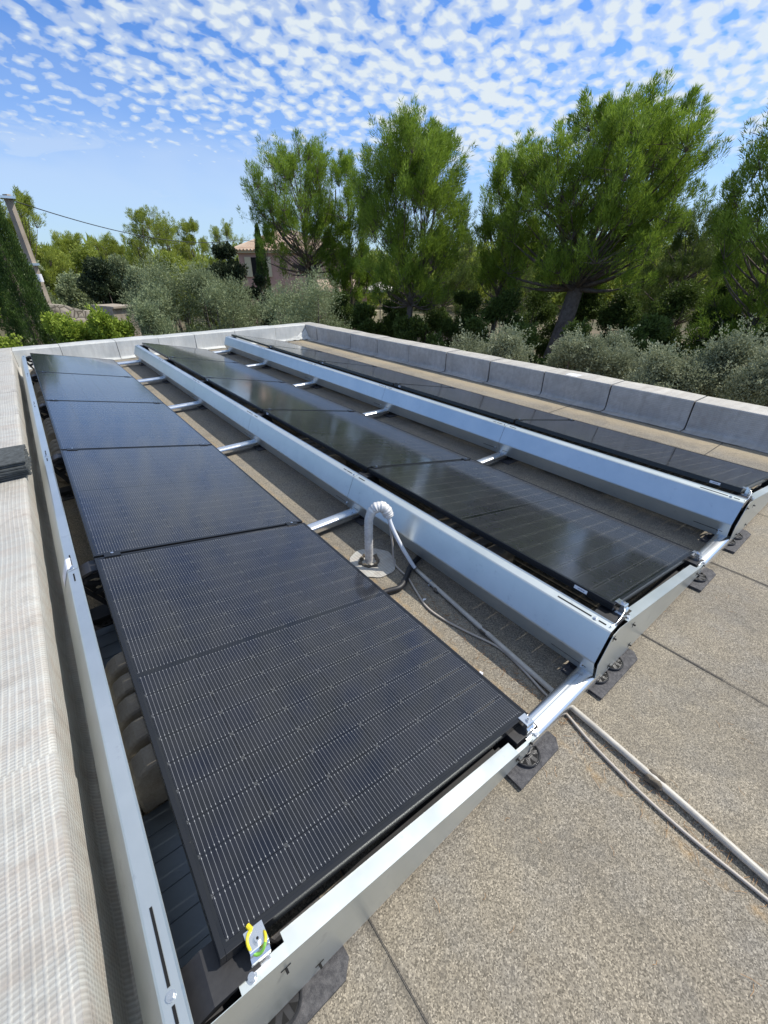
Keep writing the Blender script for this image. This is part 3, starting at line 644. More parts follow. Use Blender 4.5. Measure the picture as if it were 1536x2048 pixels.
cab('black_hose', [(1.02, 1.02, .03), (1.12, .985, .022), (1.205, .965, .022), (1.29, .945, .024), (1.378, .992, .026), (1.46, 1.045, .03), (1.60, 1.09, .035), (1.72, 1.12, .04)], .0165, M['black'], 'thick black corrugated hose crossing from under the near panel to the middle row', 'hose', 12, 14)
con = MB(); cp = [(1.470, 1.02, .019), (1.432, .66, .019), (1.396, .30, .019), (1.372, .04, .019), (1.352, -.25, .019), (1.330, -.50, .019), (1.305, -.75, .019), (1.27, -1.15, .019)]
con.tube(smooth_path(cp, 4), .0125, 14); co = con.build('conduit', M['pvc'], None, smooth=True, angle=180); tag(co, 'long straight grey pvc conduit running along the roof towards the camera', 'conduit')
def lump(c, s, seed):
    bm = bmesh.new(); bmesh.ops.create_icosphere(bm, subdivisions=3, radius=1); rn = random.Random(seed); ph = [rn.uniform(0, 6) for _ in range(6)]
    for v in bm.verts:
        q = v.co; k = 1+.18*math.sin(q.x*5+ph[0])+.15*math.sin(q.y*7+ph[1])+.12*math.sin(q.z*9+ph[2])+.08*math.sin(q.x*15+q.y*13+ph[3]); v.co = Vector((q.x*s[0]*k, q.y*s[1]*k, max(q.z*s[2]*k, -.015)))+Vector(c)
    me = bpy.data.meshes.new('mortar_pad'); bm.to_mesh(me); bm.free(); me.materials.append(M['mortar']); me.shade_smooth()
    o = bpy.data.objects.new('mortar_pad', me); COL.objects.link(o); return o
for i, (c, s) in enumerate((((1.338, -.395, .017), (.022, .034, .018)), ((1.412, .44, .017), (.018, .030, .016)), ((1.448, .81, .015), (.020, .020, .014)))):
    o = lump(c, s, i); o.parent = co
# second bracket on the conduit
br = MB(); br.box((1.436, .86, .004), (1.476, .88, .007)); br.tube([(1.442, .87, .007), (1.442, .87, .022), (1.449, .87, .034), (1.462, .87, .034), (1.468, .87, .02), (1.468, .87, .007)], .003, 6); br.build('pipe_clip', M['bolt'], co)
lf = MB(); lf.add([(0, 0, .006), (.022, .006, .010), (.034, -.004, .007), (.018, -.012, .012)], [(0, 1, 2, 3)]); lf.add([(0, 0, .0055), (.022, .006, .0095), (.034, -.004, .0065), (.018, -.012, .0115)], [(3, 2, 1, 0)])
o = lf.build('paper_scrap', M['sticker']); o.location = (1.318, .80, 0); tag(o, 'crumpled pale scrap on the sunlit strip near the black hose', 'scrap')
o = lf.build('paper_scrap', M['sticker']); o.location = (1.20, .27, 0); o.rotation_euler = (0, 0, 1.2); tag(o, 'small white curled flake on the sunlit strip left of the conduit', 'scrap')
# dry pine needles caught along the conduit
nl = MB()
for i in range(420):
    y = random.uniform(-1.2, 1.0); side = random.random()
    x = 1.30+.10*(y+.6)*.5+random.gauss(-.02, .035)
    if side < .25: x = random.uniform(.3, 3.3); y = random.uniform(-1.4, .3)
    if side > .93: x = random.uniform(.3, 1.8); y = random.uniform(-1.2, -.2)
    a = random.uniform(0, math.pi); l = random.uniform(.008, .022); bend = random.uniform(-.006, .006); z = .005
    c, s = math.cos(a), math.sin(a)
    nl.tube([(x-c*l, y-s*l, z), (x-s*bend, y+c*bend, z+.002), (x+c*l, y+s*l, z)], .0006, 3, False)
tag(nl.build('pine_needle_litter', M['needle_litter']), 'dry brown pine needles scattered along the conduit', kind='stuff')
# stack of black pads on the left wall ------------------------------------
zc = TOP+.004; rn = random.Random(5)
names = ['lowest', 'second lowest', 'third from the bottom', 'middle', 'third from the top', 'second from the top', 'topmost']
PADY = 3.16
for i in range(7):
    h = .0115+rn.uniform(0, .003); m = MB(); w = .30; l = .42; n = 14; top = []; 
    ox, oy = rn.uniform(-.012, .006), rn.uniform(-.02, .02)
    prof = [(-w, -l/2)]+[(0+.006*math.sin(j*2.1+i)+.004*rn.random(), -l/2+.02+(l-.04)*j/(n-1)) for j in range(n)]+[(-w, l/2)]
    prof[0] = (-w, -l/2+.004*i); m.prism(prof, 0, h, 'z')
    o = m.build('felt_pad', M['felt'], bevel=.003); o.location = (-.205+ox, PADY+.21+oy, zc); o.rotation_euler = (rn.uniform(-.006, .006), 0, rn.uniform(-.05, .03))
    tag(o, '%s black felt pad in the stack on the left parapet' % names[i], 'pad', 'black felt pads stacked on the left wall'); zc += h+rn.uniform(.002, .0045)

# ------------------------------------------------------------------ surroundings
def polar(az, D, z=GZ): return Vector((CAM.x+D*math.sin(rad(az)), CAM.y+D*math.cos(rad(az)), z))
def np_mesh(name, verts, nper, m, tone=None, parent=None):
    me = bpy.data.meshes.new(name); nv = len(verts); nf = nv//nper
    me.vertices.add(nv); me.vertices.foreach_set('co', verts.astype(np.float32).ravel())
    me.loops.add(nv); me.loops.foreach_set('vertex_index', np.arange(nv, dtype=np.int32))
    me.polygons.add(nf); me.polygons.foreach_set('loop_start', np.arange(0, nv, nper, dtype=np.int32))
    try: me.polygons.foreach_set('loop_total', np.full(nf, nper, dtype=np.int32))
    except Exception: pass
    me.update(calc_edges=True)
    if tone is not None:
        a = me.attributes.new('tone', 'FLOAT', 'FACE'); a.data.foreach_set('value', tone.astype(np.float32))
    me.materials.append(m); o = bpy.data.objects.new(name, me); COL.objects.link(o)
    if parent: o.parent = parent
    return o
def unit(a): return a/np.maximum(np.linalg.norm(a, axis=1, keepdims=True), 1e-9)
def blades(base, dirs, length, width):
    side = unit(np.cross(dirs, RNG.normal(size=base.shape))); l = length[:, None]; w = width[:, None]
    return np.stack([base-side*w*.5, base+side*w*.5, base+dirs*l], 1).reshape(-1, 3)
def diamonds(base, dirs, length, width):
    side = unit(np.cross(dirs, RNG.normal(size=base.shape))); l = length[:, None]; w = width[:, None]
    return np.stack([base, base+dirs*l*.5+side*w*.5, base+dirs*l, base+dirs*l*.5-side*w*.5], 1).reshape(-1, 3)
def limb(mb, a, b, r0, r1, bendv=None, n=5, seg=5):
    a = Vector(a); b = Vector(b); pts = []
    mid = (a+b)/2+(Vector(bendv) if bendv else Vector((0, 0, 0)))
    for i in range(n+1):
        t = i/n; pts.append(a*(1-t)**2+mid*2*t*(1-t)+b*t*t)
    mb.tube(pts, [r0+(r1-r0)*i/n for i in range(n+1)], seg, False)
def pine(label, az, D, topEl, halfAz, crown_base_frac=.3, nclump=60, per=900, m='pine', lean=(0, 0), tr=.2, group='pine trees beyond the parapet', flame=1.0, seed=0, lead=None, top_off=(0, 0)):
    rn = np.random.default_rng(seed+100); base = polar(az, D)
    H = (CAM.z+D*math.tan(rad(topEl)))-GZ-.75; R = D*math.tan(rad(halfAz))-.35
    root = empty('pine_tree', base, label, 'tree', group)
    tk = MB(); hb = H*crown_base_frac
    tops = lead or [(0, 0)]
    fork = Vector((lean[0]*.62, lean[1]*.62, hb))
    limb(tk, (0, 0, -.1), fork, tr*1.15, tr*.8, (rn.normal()*.15, rn.normal()*.15, 0), 8, 9)
    heads = []
    for i, (lx, ly) in enumerate(tops):
        e = Vector((lean[0]+lx, lean[1]+ly, H*.86)); heads.append(e); limb(tk, fork, e, tr*.7/math.sqrt(len(tops)), .03, (lx*.5, ly*.5, -H*.06), 8, 7)
    C = []
    k = 0
    while len(C) < nclump and k < 20000:
        k += 1
        t = rn.random()**.85; z = hb*.84+(H*.985-hb*.84)*t
        env = .58+.42*t/.45 if t < .45 else math.sqrt(max(0.02, 1-((t-.45)/.57)**2))
        a = rn.random()*2*math.pi; q = rn.random()**.42*env*R*(1+.18*math.sin(a*3+seed)+.12*math.sin(a*5+z))
        hx = lean[0]*(z/H); hy = lean[1]*(z/H)
        p = np.array([hx+top_off[0]*t+q*math.cos(a), hy+top_off[1]*t+q*math.sin(a), z])
        if t < .25 and rn.random() < .35: continue
        if all(np.linalg.norm((p-c[0])*np.array([1, 1, .7])) > R*.125 for c in C): C.append((p, t, q/(env*R+.01)))
    vs = []; tn = []
    for p, t, q in C:
        hd = min(heads, key=lambda h: (h.x-p[0])**2+(h.y-p[1])**2)
        s = max(0.0, min(1.0, (p[2]-.9-hb)/(H*.86-hb)*.75)); att = fork.lerp(hd, s)
        zt_ = p[2]-.75*math.hypot(p[0]-fork.x, p[1]-fork.y)
        if zt_ < hb: att = Vector((0, 0, 0)).lerp(fork, max(.88, min(1, zt_/hb)))
        limb(tk, att, p-np.array([0, 0, .15]), max(.02, .055*(1-t)+.02)*tr/.2, .012, (0, 0, -.25), 4, 4)
        npc = int(per*rn.uniform(.55, 1.25)); out = np.array([p[0]-lean[0]*p[2]/H, p[1]-lean[1]*p[2]/H, 0]); out = out/max(np.linalg.norm(out), .1)
        # several upward tufts per clump
        nt_ = int(rn.integers(7, 12)); size = R*.24*rn.uniform(.62, 1.05)
        for j in range(nt_):
            o = rn.normal(size=3)*np.array([size*.46, size*.46, size*.36]); tb = p+o
            m_ = npc//nt_; hh = rn.uniform(.38, .72)*flame
            axis = np.array([out[0]*.40, out[1]*.40, 1.0])+rn.normal(size=3)*.2+np.array([.16, .06, 0]); axis /= np.linalg.norm(axis)
            u = rn.random(m_)**.8; rad_ = (.16*(1-u)**.6+.03)*rn.random(m_)**.5*1.25
            an = rn.random(m_)*2*np.pi; e1 = np.cross(axis, [1, 0, 0]); e1 /= np.linalg.norm(e1); e2 = np.cross(axis, e1)
            b = tb+axis*(u*hh)[:, None]+(e1*np.cos(an)[:, None]+e2*np.sin(an)[:, None])*rad_[:, None]
            dr = unit(axis*1.0+(e1*np.cos(an)[:, None]+e2*np.sin(an)[:, None])*.55+rn.normal(size=(m_, 3))*.28)
            vs.append(blades(b, dr, rn.uniform(.09, .20, m_), rn.uniform(.016, .030, m_)))
            tone = rn.uniform(0, 1, m_)*.35+.55*rn.random()**1.3+.12*t; tn.append(tone)
            limb(tk, p-np.array([0, 0, .1]), tb+axis*hh*.4, .014, .005, None, 2, 3)
    tk.build('trunk', M['bark'], root, smooth=True, angle=180)
    np_mesh('crown', np.concatenate(vs), 3, M[m], np.clip(np.concatenate(tn), 0, 1), root)
    return root
def bush(name, label, cat, az, D, topEl, halfAz, depth=None, m='shrub', n=26000, leafL=.07, leafW=.028, zb=0.0, group=None, seed=0, spike=.5, lob=16, minz=GZ, trunk=True, upb=.5, env=.55):
    rn = np.random.default_rng(seed+500); base = polar(az, D, minz); topEl += 14.0/D; H = (CAM.z+D*math.tan(rad(topEl)))-minz; R = D*math.tan(rad(halfAz))*1.12; Rd = depth or R
    root = empty(name, base, label, cat, group)
    vs = []; tn = []; tk = MB(); ca, sa = math.cos(rad(-az)), math.sin(rad(-az))
    for i in range(lob):
        a = rn.random()*2*np.pi; q = rn.random()**.5; t = rn.random()**.8
        e = math.sqrt(max(.05, 1-(max(t-.3, 0)/.75)**2)); lx = q*math.cos(a)*R*.74*e; ly = q*math.sin(a)*Rd*.74*e; lz = H*(zb+(1-zb)*(.16+.72*t))
        x = lx*ca-ly*sa; y = lx*sa+ly*ca; c = np.array([x, y, lz]); sz = np.array([1, 1, .85])*(R*.36*rn.uniform(.7, 1.15)); sz[2] = min(sz[2], H-lz+.05) if H-lz > .1 else .15
        k = n//lob; dv = unit(rn.normal(size=(k, 3))); rr = rn.random(k)**env*(1+.22*np.sin(dv[:, 0]*7+i)*np.cos(dv[:, 1]*6+i*2)+.1*rn.normal(size=k)*spike)
        pos = c+dv*sz*rr[:, None]; pos[:, 2] = np.maximum(pos[:, 2], .05)
        dr = unit(dv*.6+rn.normal(size=(k, 3))*.55+np.array([0, 0, upb])); vs.append(diamonds(pos, dr, rn.uniform(.6, 1.3, k)*leafL, rn.uniform(.7, 1.2, k)*leafW))
        tn.append(rn.random(k)*.75+.25*rn.random())
        if trunk: limb(tk, (x*.1, y*.1, -.05), c, .05, .012, (rn.normal()*.15, rn.normal()*.15, 0), 4, 4)
        # protruding twigs
        for j in range(6):
            d = unit(rn.normal(size=(1, 3))+np.array([[0, 0, .9]]))[0]; s0 = c+d*sz*.8; L = rn.uniform(.12, .42)*spike*1.3; kk = 26
            u = rn.random(kk); pp = s0+d*(u*L)[:, None]+rn.normal(size=(kk, 3))*.02
            vs.append(diamonds(pp, unit(d+rn.normal(size=(kk, 3))*.6), rn.uniform(.6, 1.2, kk)*leafL, rn.uniform(.6, 1.1, kk)*leafW)); tn.append(rn.random(kk)*.6+.4)
    if trunk: tk.build('stems', M['bark'], root, smooth=True, angle=180)
    np_mesh('foliage', np.concatenate(vs), 4, M[m], np.clip(np.concatenate(tn), 0, 1), root); return root
def cypress(label, az, D, topz, R, seed, n, leafs=.07):
    rn = np.random.default_rng(seed); base = polar(az, D); H = topz-GZ; root = empty('cypress', base, label, 'tree', None)
    t = rn.random(n)**.9; prof = np.minimum(1, (1-t)**.55*1.25)*np.minimum(1, .55+t*2.2)
    a = rn.random(n)*2*np.pi; lump_ = 1+.13*np.sin(a*5+t*22)+.10*np.sin(a*9-t*40)+.08*np.sin(a*3+t*60)
    r_ = R*prof*lump_*(1-.28*rn.random(n)**1.5); p = np.stack([r_*np.cos(a), r_*np.sin(a), .1+t*(H-.1)], 1)
    d = unit(np.stack([np.cos(a)*.45, np.sin(a)*.45, np.ones(n)*1.1], 1)+rn.normal(size=(n, 3))*.25)
    np_mesh('crown', diamonds(p, d, rn.uniform(.7, 1.6, n)*leafs, rn.uniform(.7, 1.2, n)*leafs*.4), 4, M['cyp'], np.clip(rn.random(n)*.6+.4*(np.sin(a*5+t*22)*.5+.5), 0, 1), root)
    k = MB(); k.tube([(0, 0, -.1), (0, 0, H*.5), (0, 0, H*.93)], [.13*R/.6, .08, .02], 7); k.build('trunk', M['bark'], root); return root
# the big pines
pine('tallest broad pine with a leaning forked trunk at right behind the parapet', 58.2, 20, 14.0, 10.2, .52, 135, 1250, tr=.34, seed=1, lean=(.75, -1.15), lead=[(-1.3, 1.2), (1.0, -1.3), (.2, .2)])
pine('bright green twin-topped pine in the middle with a thin pale trunk', 41.6, 20, 13.6, 6.8, .44, 105, 1000, tr=.15, seed=2, lead=[(-.9, .6), (.7, -.5)], flame=1.25)
pine('slender pine between the middle pine and the tallest pine', 50.9, 22, 12.0, 4.4, .42, 58, 850, tr=.14, seed=3, flame=1.2, lean=(.5, -.5))
pine('round many-stemmed pine standing in front of the pink house', 29.4, 27, 11.4, 7.0, .54, 95, 850, tr=.22, seed=4, lead=[(-1.6, .9), (1.5, -.8), (0, .3)])
pine('narrow pine between the round pine and the middle pine', 34.3, 26, 10.8, 3.2, .2, 60, 1000, m='pine', tr=.13, seed=5, flame=1.2)
pine('sparse pine leaning in at the right edge of the photo', 76.2, 20, 15.0, 7.2, .25, 100, 900, tr=.16, seed=6, m='pine', lean=(-.6, -.8))
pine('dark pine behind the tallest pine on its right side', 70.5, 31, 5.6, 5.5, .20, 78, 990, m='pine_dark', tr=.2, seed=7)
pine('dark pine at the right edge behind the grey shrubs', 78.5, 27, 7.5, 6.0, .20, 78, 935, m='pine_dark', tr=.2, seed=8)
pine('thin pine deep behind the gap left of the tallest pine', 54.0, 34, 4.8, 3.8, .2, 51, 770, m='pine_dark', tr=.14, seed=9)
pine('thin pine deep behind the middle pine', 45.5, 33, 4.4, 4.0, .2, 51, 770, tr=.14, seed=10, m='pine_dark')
# left background pines
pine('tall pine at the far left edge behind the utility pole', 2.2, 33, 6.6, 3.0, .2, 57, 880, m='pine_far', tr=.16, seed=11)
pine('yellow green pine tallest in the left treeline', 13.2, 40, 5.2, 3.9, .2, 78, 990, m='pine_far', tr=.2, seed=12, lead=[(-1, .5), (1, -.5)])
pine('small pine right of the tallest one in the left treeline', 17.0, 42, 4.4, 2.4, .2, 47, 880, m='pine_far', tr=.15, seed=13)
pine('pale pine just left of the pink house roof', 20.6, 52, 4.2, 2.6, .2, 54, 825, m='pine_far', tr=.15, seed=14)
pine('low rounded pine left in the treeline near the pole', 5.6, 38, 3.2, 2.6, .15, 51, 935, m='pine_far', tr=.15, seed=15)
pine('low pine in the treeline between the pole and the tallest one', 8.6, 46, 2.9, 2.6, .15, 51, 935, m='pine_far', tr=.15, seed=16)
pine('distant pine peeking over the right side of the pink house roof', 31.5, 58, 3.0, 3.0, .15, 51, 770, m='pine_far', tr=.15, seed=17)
# far woods: one mass
rn = np.random.default_rng(3); vs = []; tn = []
for i in range(420):
    az = rn.uniform(-6, 100); D = rn.uniform(56, 85); c = polar(az, D); h = rn.uniform(4.2, 7.2)*(1.0 if az < 45 else 1.15); k = 420
    if 19 < az < 33: h *= .8
    dv = unit(rn.normal(size=(k, 3))); pos = np.array(c)+np.array([0, 0, h*.55])+dv*np.array([2.2, 2.2, h*.5])*(rn.random(k)**.4)[:, None]
    vs.append(blades(pos, unit(dv*.4+rn.normal(size=(k, 3))*.4+np.array([0, 0, .9])), rn.uniform(.4, .9, k), rn.uniform(.16, .3, k))); tn.append(rn.random(k)*.6+rn.random()*.3)
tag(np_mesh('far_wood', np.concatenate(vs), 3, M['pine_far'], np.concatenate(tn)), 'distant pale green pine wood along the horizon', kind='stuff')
# olives and shrubs
bush('olive_tree', 'broad silvery olive tree behind the far parapet, left of the other two', 'tree', 12.4, 17, .5, 5.2, m='olive', n=42000, leafL=.085, leafW=.022, seed=1, group='olive trees beyond the far parapet', lob=22, env=.7)
bush('olive_tree', 'broad silvery olive tree in front of the dark oak and small cypress', 'tree', 18.7, 17, .5, 5.4, m='olive', n=42000, leafL=.085, leafW=.022, seed=2, group='olive trees beyond the far parapet', lob=22, env=.7)
bush('olive_tree', 'broad silvery olive tree right behind the far right roof corner, below the house', 'tree', 29.0, 15, -.3, 6.8, m='olive', n=52000, leafL=.075, leafW=.020, seed=3, group='olive trees beyond the far parapet', lob=26, env=.7)
bush('olive_tree', 'lower and paler olive tree nearest to the left hedge', 'tree', 10.8, 13.5, -3.2, 4.0, m='olive', n=26000, leafL=.075, leafW=.020, seed=4, group='olive trees beyond the far parapet', lob=14, env=.7)
SH = ((48.0, 10.5, -7.3, 4.6, 'grey green shrub farthest left behind the right parapet'), (53.6, 10.2, -7.0, 4.6, 'grey green shrub touching the leaning trunk from its left side'),
      (62.4, 10.2, -7.1, 3.6, 'grey green shrub just right of the leaning trunk'), (66.6, 10.6, -6.2, 4.2, 'tall grey green shrub second to the right of the leaning trunk'), (71.6, 9.8, -6.9, 4.4, 'grey green shrub third to the right of the leaning trunk'),
      (76.6, 10.2, -6.2, 4.4, 'grey green shrub fourth to the right of the leaning trunk'), (82.0, 9.6, -6.0, 5.0, 'grey green shrub at the right edge of the photo'))
for i, (az, D, el, ha, lab) in enumerate(SH):
    bush('evergreen_shrub', lab, 'shrub', az, D, el+.2, ha+.8, m='shrub', n=58000, leafL=.05, leafW=.026, seed=20+i, group='grey green shrubs behind the right parapet', lob=22, spike=.8, env=.8, upb=.7)
for i, (az, D, el, ha, lab) in enumerate(((3.4, 14, -3.3, 3.2, 'bright green hedge bush beside the big cypress'), (7.2, 13.5, -4.0, 3.4, 'bright green hedge bush left of the pale olive tree'), (-2.6, 14, -2.0, 3.0, 'bright green hedge bush at the left edge'))):
    bush('hedge_bush', lab, 'bush', az, D, el, ha, m='hedge', n=22000, leafL=.075, leafW=.05, seed=40+i, group='bright hedge bushes at the left', lob=12, env=.75)
bush('holm_oak', 'dark holm oak above the white slab at left', 'tree', 7.6, 24, .9, 2.4, m='dark', n=26000, leafL=.11, leafW=.055, seed=50, lob=16)
bush('holm_oak', 'dark holm oak hiding the left corner of the pink house', 'tree', 20.3, 30, 2.3, 2.5, m='dark', n=26000, leafL=.13, leafW=.07, seed=51, lob=16)
bush('holm_oak', 'small dark holm oak at the foot of the small cypress', 'tree', 23.4, 28, -.4, 1.6, m='dark', n=12000, leafL=.12, leafW=.06, seed=52, lob=9)
for i, (az, D, el, ha, mm, lab) in enumerate(((4.6, 27, -.4, 2.6, 'olive', 'grey green bush behind the stone wall at left'), (1.0, 26, 1.2, 2.8, 'olive', 'bushy tree behind the big cypress'), (9.6, 32, .9, 2.6, 'olive', 'dull green bush between the two left holm oaks'), (14.5, 30, 1.4, 3.2, 'pine_far', 'leafy tree behind the left olive tree'), (17.8, 33, 1.2, 2.4, 'pine_far', 'leafy tree left of the dark holm oak by the house'), (11.6, 27, -.2, 2.6, 'olive', 'grey green bush rising over the pale olive tree'), (3.4, 34, 2.2, 2.8, 'pine_far', 'yellow green tree right behind the utility pole'), (7.0, 36, 2.0, 2.6, 'pine_far', 'yellow green tree above the left holm oak'))):
    bush('garden_bush', lab, 'bush', az, D, el, ha, m=mm, n=20000, leafL=.13, leafW=.06, seed=60+i, group='garden bushes in the left background', lob=14)
US = [(36.0, 21, -4.6, 2.6, 'low laurel bush below the parasol'), (39.5, 22, -2.2, 2.6, 'laurel bush left of the pale pine trunk'), (43.6, 23, -1.6, 3.0, 'laurel bush right of the pale pine trunk'), (47.8, 22, -2.6, 2.8, 'laurel bush behind the two thin trunks'), (52.6, 20, -3.0, 3.2, 'dark laurel bush left of the leaning trunk'), (57.0, 24, -1.8, 3.0, 'dark laurel bush behind the leaning trunk'), (61.5, 23, -1.2, 3.2, 'dark laurel bush right of the leaning trunk'), (66.0, 21, -2.4, 3.2, 'dark laurel bush above the middle grey shrub'), (70.8, 22, -1.6, 3.4, 'dark laurel bush below the hanging pine branch'), (75.6, 21, -1.4, 3.4, 'dark laurel bush near the right edge'), (80.4, 20, -2.0, 3.6, 'dark laurel bush at the right edge'), (33.0, 24, -2.6, 2.4, 'brown green bush in front of the pool house roof'), (46.0, 16.5, -6.6, 3.2, 'low laurel bush behind the leftmost grey shrub'), (56.0, 15.5, -6.6, 3.0, 'low laurel bush at the foot of the leaning trunk'), (60.5, 16, -5.8, 3.0, 'low laurel bush directly right of the leaning trunk'), (50.6, 17, -5.8, 3.0, 'low laurel bush below the slender pine'), (68.5, 16, -5.0, 3.4, 'laurel bush rising behind the tall grey shrub'), (74.0, 16, -5.0, 3.4, 'laurel bush rising behind the third grey shrub'), (79.0, 15, -5.0, 3.6, 'laurel bush rising behind the right edge shrub'), (41.5, 19, -6.2, 2.8, 'low laurel bush in front of the grey garden wall')]
for i, (az, D, el, ha, lab) in enumerate(US):
    bush('laurel_bush', lab, 'bush', az, D, el, ha, m='under', n=17000, leafL=.11, leafW=.055, seed=80+i, group='laurel bushes under the pines', lob=13)
cypress('big dark cypress at the left edge beside the utility pole', .35, 15, CAM.z+15*math.tan(rad(8.5)), .60, 1, 60000, .055)
cypress('small narrow cypress in front of the pink house', 24.1, 30, CAM.z+30*math.tan(rad(3.75)), .44, 2, 16000, .085)
# utility pole and wire --------------------------------------------------------
PB = polar(2.3, 21); root = empty('utility_pole', PB, 'grey concrete utility pole at the left edge', 'pole'); PT = CAM.z+21*math.tan(rad(5.4))-GZ
m = MB(); m.tube([(0, 0, -.1), (0, 0, PT)], [.155, .115], 4); m.build('shaft', M['pole'], root)
m = MB(); m.box((-.19, -.19, PT-2.0), (.19, .19, PT-1.93)); m.box((-.2, -.2, PT-.12), (.2, .2, PT-.05)); m.build('band', M['bolt'], root)
m = MB(); m.cyl((.05, -.26, PT-2.5), .09, .24, 12); m.box((.02, -.24, PT-2.4), (.08, -.12, PT-2.35)); m.build('lamp_box', M['sticker'], root)
pt = PB+Vector((0, 0, PT-.12)); A = polar(21.8, 34, CAM.z+34*math.tan(rad(2.35))); B = polar(60, 60, CAM.z+60*math.tan(rad(.2)))
m = MB(); pts = []
for i in range(31):
    t = i/30; p = pt.lerp(A, t); p.z -= 1.1*4*t*(1-t)*.5; pts.append(p)
for i in range(1, 15):
    t = i/14; p = A.lerp(B, t); p.z -= .6*t*(1-t); pts.append(p)
m.tube(pts, .016, 5); tag(m.build('overhead_cable', M['black'], None, smooth=True, angle=180), 'dark overhead cable sagging from the utility pole towards the pink house', 'cable')
# pink house ----------------------------------------------------------------------
hc = polar(27.2, 43); ang = rad(-24)
root = empty('house', hc, 'pink rendered two-storey house with a hipped clay tile roof', 'house'); root.rotation_euler = (0, 0, ang)
EH = CAM.z+40*math.tan(rad(1.35))-GZ; hw, hd = 4.0, 3.4
m = MB(); m.box((-hw, -hd, 0), (hw, hd, EH)); m.build('wall', M['pink'], root)
ov = .45; ridge = EH+1.45
def roof_uv(o):
    me = o.data; uvl = me.uv_layers.new(name='UVMap')
    for p in me.polygons:
        nrm = p.normal; h = Vector((nrm.x, nrm.y, 0)); h = h.normalized() if h.length > .01 else Vector((1, 0, 0)); s = Vector((-h.y, h.x, 0))
        for li in p.loop_indices:
            c = me.vertices[me.loops[li].vertex_index].co; uvl.data[li].uv = (c.dot(s), c.z*3)
m = MB(); c4 = [(-hw-ov, -hd-ov, EH), (hw+ov, -hd-ov, EH), (hw+ov, hd+ov, EH), (-hw-ov, hd+ov, EH)]; rg = [(-.7, 0, ridge), (.7, 0, ridge)]
m.add(c4+rg, [(0, 1, 5, 4), (1, 2, 5), (2, 3, 4, 5), (3, 0, 4), (3, 2, 1, 0)])
ro_ = m.build('roof', M['tile'], root); roof_uv(ro_)
tl = MB()     # barrel tile rows on the faces in view
def rows(p0, p1, q0, q1, n):
    for i in range(n):
        t = (i+.5)/n; a = Vector(p0).lerp(Vector(p1), t); b = Vector(q0).lerp(Vector(q1), t); tl.tube([a+Vector((0, 0, .03)), b+Vector((0, 0, .03))], .085, 5, True)
rows(c4[0], c4[1], rg[0], rg[1], 34); rows(c4[3], c4[0], rg[0], rg[0], 30); rows(c4[1], c4[2], rg[1], rg[1], 30)
t2 = tl.build('tile_rows', M['tile'], ro_, smooth=True, angle=60); roof_uv(t2)
m = MB(); m.tube([c4[0], rg[0]], .13, 6); m.tube([c4[1], rg[1]], .13, 6); m.tube([rg[0], rg[1]], .13, 6); m.build('ridge_tiles', M['tile'], ro_)
m = MB(); m.box((-.9, .35, ridge-.6), (-.35, .9, ridge+.55)); m.box((-.97, .28, ridge+.55), (-.28, .97, ridge+.68)); m.build('chimney', M['cream'], ro_)
m = MB(); m.box((-hw-.3, -hd-.3, EH-.16), (hw+.3, hd+.3, EH-.003)); m.build('eaves', M['cream'], root)
for wx, open_ in ((-2.6, True), (1.9, False)):
    m = MB(); m.box((wx-.5, -hd-.05, EH-1.75), (wx+.5, -hd+.02, EH-.45)); wo_ = m.build('window', M['hole'], root)
    for sx in ((-1.0, -.52), (.52, 1.0)) if open_ else ((-.5, -.01), (.01, .5)): m = MB(); m.box((wx+sx[0], -hd-.11, EH-1.78), (wx+sx[1], -hd-.055, EH-.42)); m.build('shutter', M['cream'], wo_)
m = MB(); m.box((hw+.002, -1.0, EH-1.7), (hw+.06, .2, EH-.45)); w2 = m.build('window', M['hole'], root); m = MB(); m.box((hw+.062, -1.1, EH-1.75), (hw+.11, -.42, EH-.4)); m.build('shutter', M['cream'], w2); m = MB(); m.box((hw+.062, -.38, EH-1.75), (hw+.11, .3, EH-.4)); m.build('shutter', M['cream'], w2)
# pool house, parasol, garden walls
pc = polar(33.3, 33); root = empty('pool_house', pc, 'low garden building with a pale clay tile roof seen below the round pine', 'building'); root.rotation_euler = (0, 0, rad(-33)); ez = CAM.z+33*math.tan(rad(-2.75))-GZ
m = MB(); m.box((-1.6, -.9, 0), (1.6, 1.6, ez)); m.build('wall', M['pink'], root)
m = MB(); m.add([(-1.8, -1.2, ez), (1.8, -1.2, ez), (1.8, 1.7, ez+.65), (-1.8, 1.7, ez+.65), (-1.8, -1.2, ez-.1), (1.8, -1.2, ez-.1), (1.8, 1.7, ez+.5), (-1.8, 1.7, ez+.5)], [(0,1,2,3), (7,6,5,4), (0,4,5,1), (1,5,6,2), (2,6,7,3), (3,7,4,0)]); r2 = m.build('roof', M['tile'], root); roof_uv(r2)
pc = polar(37.8, 29); root = empty('parasol', pc, 'open cream garden parasol right of the pool house', 'parasol'); pz = CAM.z+29*math.tan(rad(-1.75))-GZ
m = MB(); n = 8; vs = [(0, 0, pz)]+[(1.05*math.cos(i*math.pi/4), 1.05*math.sin(i*math.pi/4), pz-.42) for i in range(n)]+[(1.05*math.cos(i*math.pi/4), 1.05*math.sin(i*math.pi/4), pz-.56) for i in range(n)]
m.add(vs, [(0, 1+i, 1+(i+1) % n) for i in range(n)]+[(1+i, 9+i, 9+(i+1) % n, 1+(i+1) % n) for i in range(n)]); m.build('canopy', M['canvas'], root)
m = MB(); m.tube([(0, 0, 0), (0, 0, pz)], .03, 8); m.build('pole', M['pole'], root)
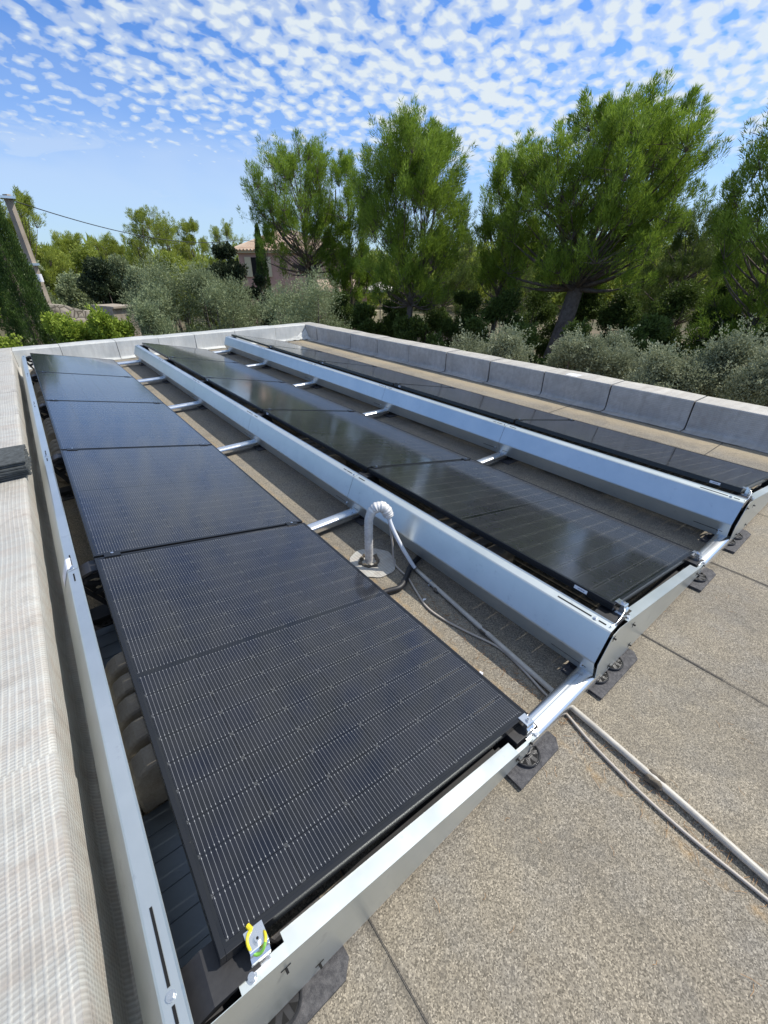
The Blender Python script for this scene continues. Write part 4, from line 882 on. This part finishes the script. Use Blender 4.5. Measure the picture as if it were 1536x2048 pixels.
def wall_between(name, label, a0, D0, a1, D1, z0, z1, th, mt, cap=None):
    A_ = polar(a0, D0, 0); B_ = polar(a1, D1, 0); d = (B_-A_).normalized(); nn_ = Vector((-d.y, d.x, 0))*th/2
    root = empty(name, (A_.x, A_.y, GZ), label, 'wall'); L = (B_-A_).length; m = MB(); k = max(2, int(L/.5)); vs = []
    for i in range(k+1):
        p = d*(L*i/k); dz_ = z0+(z1-z0)*i/k-GZ+(.06*math.sin(i*2.1) if mt == 'stone' else 0)
        for q, z in ((nn_, 0), (nn_, dz_), (-nn_, dz_), (-nn_, 0)): vs.append(p+q+Vector((0, 0, z)))
    fs = [(0, 1, 2, 3), (k*4+3, k*4+2, k*4+1, k*4)]
    for i in range(k):
        for q in range(4): fs.append((i*4+q, i*4+(q+1) % 4, (i+1)*4+(q+1) % 4, (i+1)*4+q))
    m.add(vs, fs); m.build('masonry', M[mt], root)
    if cap:
        m = MB(); vs = []
        for i in (0, 1):
            p = d*(L*i); z = (z0, z1)[i]-GZ
            for q, zz in ((nn_*1.15, z+.004), (nn_*1.15, z+.07), (-nn_*1.15, z+.07), (-nn_*1.15, z+.004)): vs.append(p+q+Vector((0, 0, zz)))
        m.add(vs, [(0, 1, 2, 3), (7, 6, 5, 4)]+[(q, (q+1) % 4, 4+(q+1) % 4, 4+q) for q in range(4)]); m.build('coping', M['concrete'], root)
    return root
def zel(D, el): return CAM.z+D*math.tan(rad(el))
wall_between('garden_wall', 'long grey garden wall behind the pine trunks', 35, 27, 49, 29, zel(27, -6.3), zel(29, -6.6), .25, 'pole', True)
wall_between('stone_wall', 'rough dry stone wall behind the hedge at left', 1.8, 19, 6.6, 19.5, zel(19, -3.3), zel(19.5, -4.2), .6, 'stone')
wall_between('concrete_slab', 'pale flat topped concrete wall below the dark holm oak at left', 6.9, 21, 9.0, 21.4, zel(21, -3.9), zel(21.4, -3.85), 1.4, 'concrete', True)
wall_between('garden_wall', 'pale orange wall of the garden seen between the trunks', 36.2, 31, 41.5, 33, zel(31, -4.9), zel(33, -4.8), .3, 'cream')
